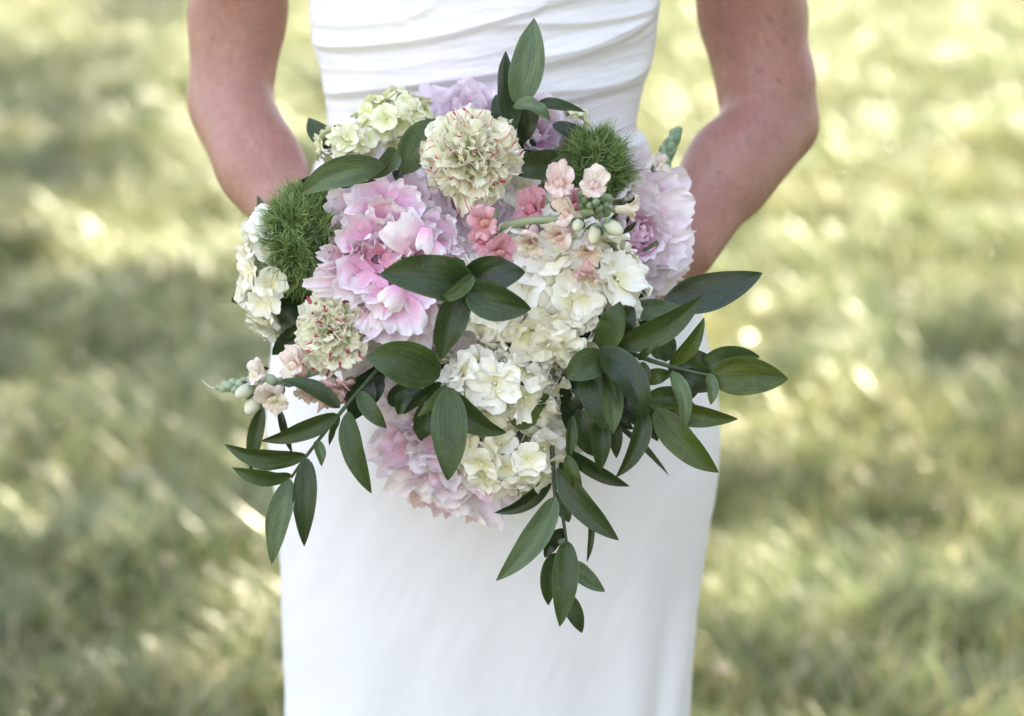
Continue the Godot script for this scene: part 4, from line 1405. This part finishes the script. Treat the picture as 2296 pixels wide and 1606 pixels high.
	leaves([
		[762, 915, 628, 852, 36, -14, 0.058, 0.060, -32, 0, 0.006, -10],
		[758, 930, 585, 989, 44, 8, 0.060, 0.066, 20, 0, 0.008, 10],
		[686, 1020, 503, 996, 42, 20, 0.062, 0.070, 32, 0, 0.006, 0],
		[654, 1066, 520, 1048, 36, 14, 0.062, 0.066, 30, 0, 0.006, 10],
		[651, 1074, 609, 1266, 54, -6, 0.062, 0.066, -4, 2, 0.010, 6],
		[690, 1028, 682, 1226, 52, -4, 0.062, 0.060, 10, 0, 0.008, 8],
		[780, 922, 833, 1107, 50, -12, 0.058, 0.054, -14, 1, 0.008, 10],
		[711, 988, 721, 1046, 24, 2, 0.062, 0.070, 30, 1, 0.006, 20],
		[806, 878, 867, 960, 38, -6, 0.056, 0.064, 10, 1, 0.008, 10],
		[832, 850, 788, 946, 58, -4, 0.046, 0.040, 14, 3, 0.006, 0],
		[828, 846, 768, 905, 34, 4, 0.046, 0.040, 30, 3, 0.006, 0],
		[856, 840, 800, 930, 40, 4, 0.030, 0.030, 10, 3, 0.006, 0],
		[760, 928, 738, 1000, 16, -4, 0.050, 0.050, 40, 0, 0.004, 0],
		[590, 914, 563, 1058, 36, -6, 0.000, -0.010, 6, 0, 0.004, 0],
		[626, 914, 656, 1018, 18, -4, 0.000, -0.010, 20, 3, 0.004, 0],
		[632, 858, 700, 868, 24, 4, 0.01, 0.02, 30, 0, 0.004, 0],
		[604, 826, 551, 815, 12, 3, 0.000, 0.000, 30, 0, 0.004, 0],
		[700, 806, 650, 836, 18, 4, 0.005, 0.005, 30, 0, 0.004, 0],
	], s, o)

	# spray at the bottom
	o = pt(1240, 1050, 0.03)
	s = hub("leaf_sprig", bouquet, o - grip)
	tag(s, "leaf sprig hanging straight down below the bouquet")
	stem(s, o, [[1238, 1000, 0.030], [1241, 1057, 0.032], [1246, 1115, 0.034], [1260, 1150, 0.034], [1270, 1214, 0.034]], 0.0020, 0.0012, Color(0.05, 0.075, 0.04))
	leaves([
		[1249, 1050, 1388, 1212, 58, -12, 0.036, 0.040, -14, 1, 0.008, 8],
		[1246, 1114, 1112, 1303, 60, 14, 0.038, 0.046, 6, 1, 0.008, -8],
		[1270, 1212, 1255, 1406, 58, 4, 0.040, 0.044, 0, 1, 0.008, 8],
		[1246, 1240, 1230, 1358, 44, -6, 0.026, 0.022, 14, 0, 0.006, 0],
		[1262, 1330, 1305, 1420, 40, 4, 0.024, 0.020, 0, 1, 0.006, 0],
		[1268, 1258, 1357, 1327, 44, -2, 0.018, 0.008, 20, 2, 0.006, 0],
		[1325, 1150, 1316, 1262, 16, 4, 0.030, 0.028, 20, 0, 0.004, 0],
		[1268, 1190, 1222, 1252, 34, -8, 0.030, 0.034, 24, 3, 0.004, 20],
		[1246, 1104, 1276, 1172, 40, 2, 0.015, 0.005, 10, 2, 0.004, 0],
		[1272, 1020, 1305, 1114, 32, -3, 0.040, 0.036, 12, 0, 0.006, 0],
		[1268, 1006, 1412, 1091, 34, -10, 0.034, 0.024, -30, 3, 0.006, 0],
		[1236, 1060, 1108, 1150, 34, 22, 0.010, -0.010, 28, 3, 0.004, 0],
		[1282, 932, 1274, 1034, 26, 2, 0.036, 0.034, 24, 1, 0.004, 0],
		[1258, 1036, 1262, 1100, 22, 2, 0.030, 0.030, 30, 3, 0.004, 0],
	], s, o)
	var sc := bag()
	blob(pt(1259, 1216, 0.044) - o, Basis().scaled(Vector3(0.003, 0.003, 0.003)), sc, Color(0.10, 0.13, 0.06), Color(0.10, 0.12, 0.06))
	obj("node", made(sc), M.tinted, s)

	# spray at the right
	o = pt(1320, 755, 0.05)
	s = hub("leaf_sprig", bouquet, o - grip)
	tag(s, "broad leaf sprig fanning out to the right past the dress")
	stem(s, o, [[1270, 738, 0.030], [1307, 751, 0.045], [1378, 777, 0.056], [1461, 809, 0.062], [1545, 832, 0.066], [1592, 842, 0.068]], 0.0028, 0.0012, Color(0.07, 0.10, 0.05))
	stem(s, o, [[1300, 800, 0.020], [1390, 860, 0.045], [1470, 918, 0.055]], 0.0024, 0.0012, Color(0.07, 0.10, 0.05))
	leaves([
		[1484, 682, 1710, 612, 84, -8, 0.010, 0.005, 14, 3, 0.006, -20],
		[1384, 776, 1576, 662, 60, -18, 0.062, 0.070, -20, 1, 0.010, -10],
		[1504, 820, 1579, 711, 36, -10, 0.066, 0.072, -30, 1, 0.006, -10],
		[1568, 834, 1704, 801, 52, 14, 0.060, 0.062, 14, 1, 0.006, 0],
		[1594, 844, 1768, 850, 84, 2, 0.070, 0.080, 2, 1, 0.010, 6],
		[1500, 818, 1606, 812, 42, 10, 0.056, 0.055, 18, 0, 0.006, 0],
		[1498, 820, 1612, 876, 74, 4, 0.056, 0.058, -10, 0, 0.006, 0],
		[1592, 838, 1594, 908, 28, 4, 0.072, 0.082, 20, 1, 0.006, 20],
		[1508, 832, 1532, 968, 36, 12, 0.070, 0.080, 22, 2, 0.010, 24],
		[1345, 780, 1447, 944, 72, 20, 0.066, 0.080, 10, 3, 0.014, 12],
		[1446, 920, 1379, 1072, 44, 14, 0.070, 0.074, 24, 1, 0.006, 20],
		[1432, 808, 1476, 774, 18, 4, 0.068, 0.078, 10, 1, 0.004, 20],
		[1438, 812, 1454, 862, 20, 3, 0.068, 0.074, 20, 1, 0.004, 20],
		[1345, 782, 1390, 676, 60, -6, 0.060, 0.075, 22, 1, 0.010, -20],
		[1368, 745, 1418, 684, 54, -8, 0.050, 0.056, -20, 0, 0.010, 0],
		[1303, 744, 1374, 710, 30, 4, 0.048, 0.055, -30, 2, 0.006, 0],
		[1362, 762, 1444, 752, 44, 8, 0.050, 0.052, 14, 0, 0.006, 0],
		[1412, 690, 1536, 688, 48, -8, 0.020, 0.015, 20, 2, 0.006, 0],
		[1412, 712, 1512, 702, 66, -6, 0.010, 0.005, 4, 3, 0.006, 0],
		[1470, 752, 1492, 812, 64, 6, -0.010, -0.020, 4, 1, 0.006, 0],
		[1372, 706, 1452, 782, 54, 4, 0.010, 0.005, 10, 3, 0.006, 0],
		[1357, 800, 1269, 850, 68, -4, 0.062, 0.072, -8, 1, 0.008, 0],
		[1326, 822, 1352, 964, 82, 4, 0.052, 0.056, -8, 0, 0.008, 10],
		[1358, 828, 1374, 974, 50, 6, 0.056, 0.064, 22, 1, 0.006, 14],
		[1444, 852, 1506, 840, 36, 3, 0.055, 0.055, 0, 1, 0.006, 0],
		[1450, 892, 1566, 880, 50, -4, 0.052, 0.052, -10, 1, 0.006, 0],
		[1478, 916, 1655, 940, 50, -4, 0.056, 0.062, -16, 1, 0.006, -6],
		[1470, 916, 1612, 1060, 66, -10, 0.058, 0.066, -12, 1, 0.010, 8],
		[1476, 912, 1570, 926, 46, 8, 0.048, 0.048, 12, 0, 0.006, 0],
		[1370, 884, 1440, 962, 50, 8, 0.044, 0.040, 10, 3, 0.006, 0],
		[1400, 870, 1475, 990, 60, 6, 0.036, 0.030, 10, 3, 0.006, 0],
		[1460, 880, 1480, 985, 46, 6, 0.046, 0.042, 10, 0, 0.006, 0],
		[1303, 920, 1337, 1024, 66, -4, 0.026, 0.018, 6, 0, 0.006, 0],
		[1345, 936, 1345, 1058, 46, 2, 0.038, 0.036, 8, 0, 0.006, 0],
		[1372, 930, 1382, 1028, 34, 2, 0.026, 0.024, 10, 0, 0.006, 0],
		[1384, 954, 1500, 1067, 16, 6, 0.005, -0.01, 26, 0, 0.002, 0],
		[1362, 922, 1422, 963, 26, -2, 0.040, 0.040, 24, 0, 0.004, 0],
		[1285, 826, 1272, 926, 60, 4, 0.020, 0.018, 14, 3, 0.006, 0],
		[1268, 892, 1302, 1004, 54, 4, 0.018, 0.012, 14, 3, 0.006, 0],
		[1310, 860, 1400, 930, 70, 4, 0.022, 0.020, 14, 3, 0.006, 0],
		[1300, 780, 1400, 850, 70, 4, 0.020, 0.015, 14, 3, 0.006, 0],
		[1384, 656, 1450, 661, 36, 4, 0.020, 0.020, -18, 0, 0.006, 0],
		[1396, 522, 1428, 495, 12, -3, 0.060, 0.066, 20, 3, 0.002, 0],
	], s, o)

	# dark filling leaves inside, and the bound stems held in the hands
	var at := [[860, 700], [960, 520], [1090, 560], [1150, 480], [1180, 420], [1000, 780], [900, 860], [1230, 820], [1260, 900], [820, 470], [1210, 560], [690, 700], [760, 620], [1330, 640], [1130, 760], [960, 960], [1100, 940], [1230, 980], [720, 780], [880, 350], [1160, 340], [1260, 420], [1380, 480], [1360, 600], [640, 560], [760, 420], [820, 830], [1070, 780], [980, 420], [1290, 760]]
	for q in at:
		var a := atan2(q[1] - 740.0, q[0] - 1090.0) + rr(-0.7, 0.7)
		leaf(bouquet, grip, [q[0] - 60.0 * cos(a), q[1] - 60.0 * sin(a), q[0] + 60.0 * cos(a), q[1] + 60.0 * sin(a), rr(60, 90), rr(-8, 8), -0.040, -0.030, rr(-20, 20), 3, 0.006, 0])
	for k in 14:
		var a := k * 2.39996
		var r := 0.004 * sqrt(float(k))
		var foot := Vector3(r * cos(a), -0.13, r * sin(a) - 0.002)
		var head := Vector3(r * cos(a) * 9.0, 0.075 + rr(-0.05, 0.05), 0.055 + r * sin(a))
		var b := bag()
		var pth := PackedVector3Array([foot, Vector3(r * cos(a), -0.02, r * sin(a)), Vector3(r * cos(a) * 2.0, 0.03, r * sin(a) + 0.012), head])
		tube(pth, PackedFloat32Array([0.0030, 0.0030, 0.0028, 0.0020]), b, 7, Color(0.16, 0.24, 0.09), Color(0.20, 0.27, 0.12))
		obj("stem", made(b), M.tinted, bouquet)
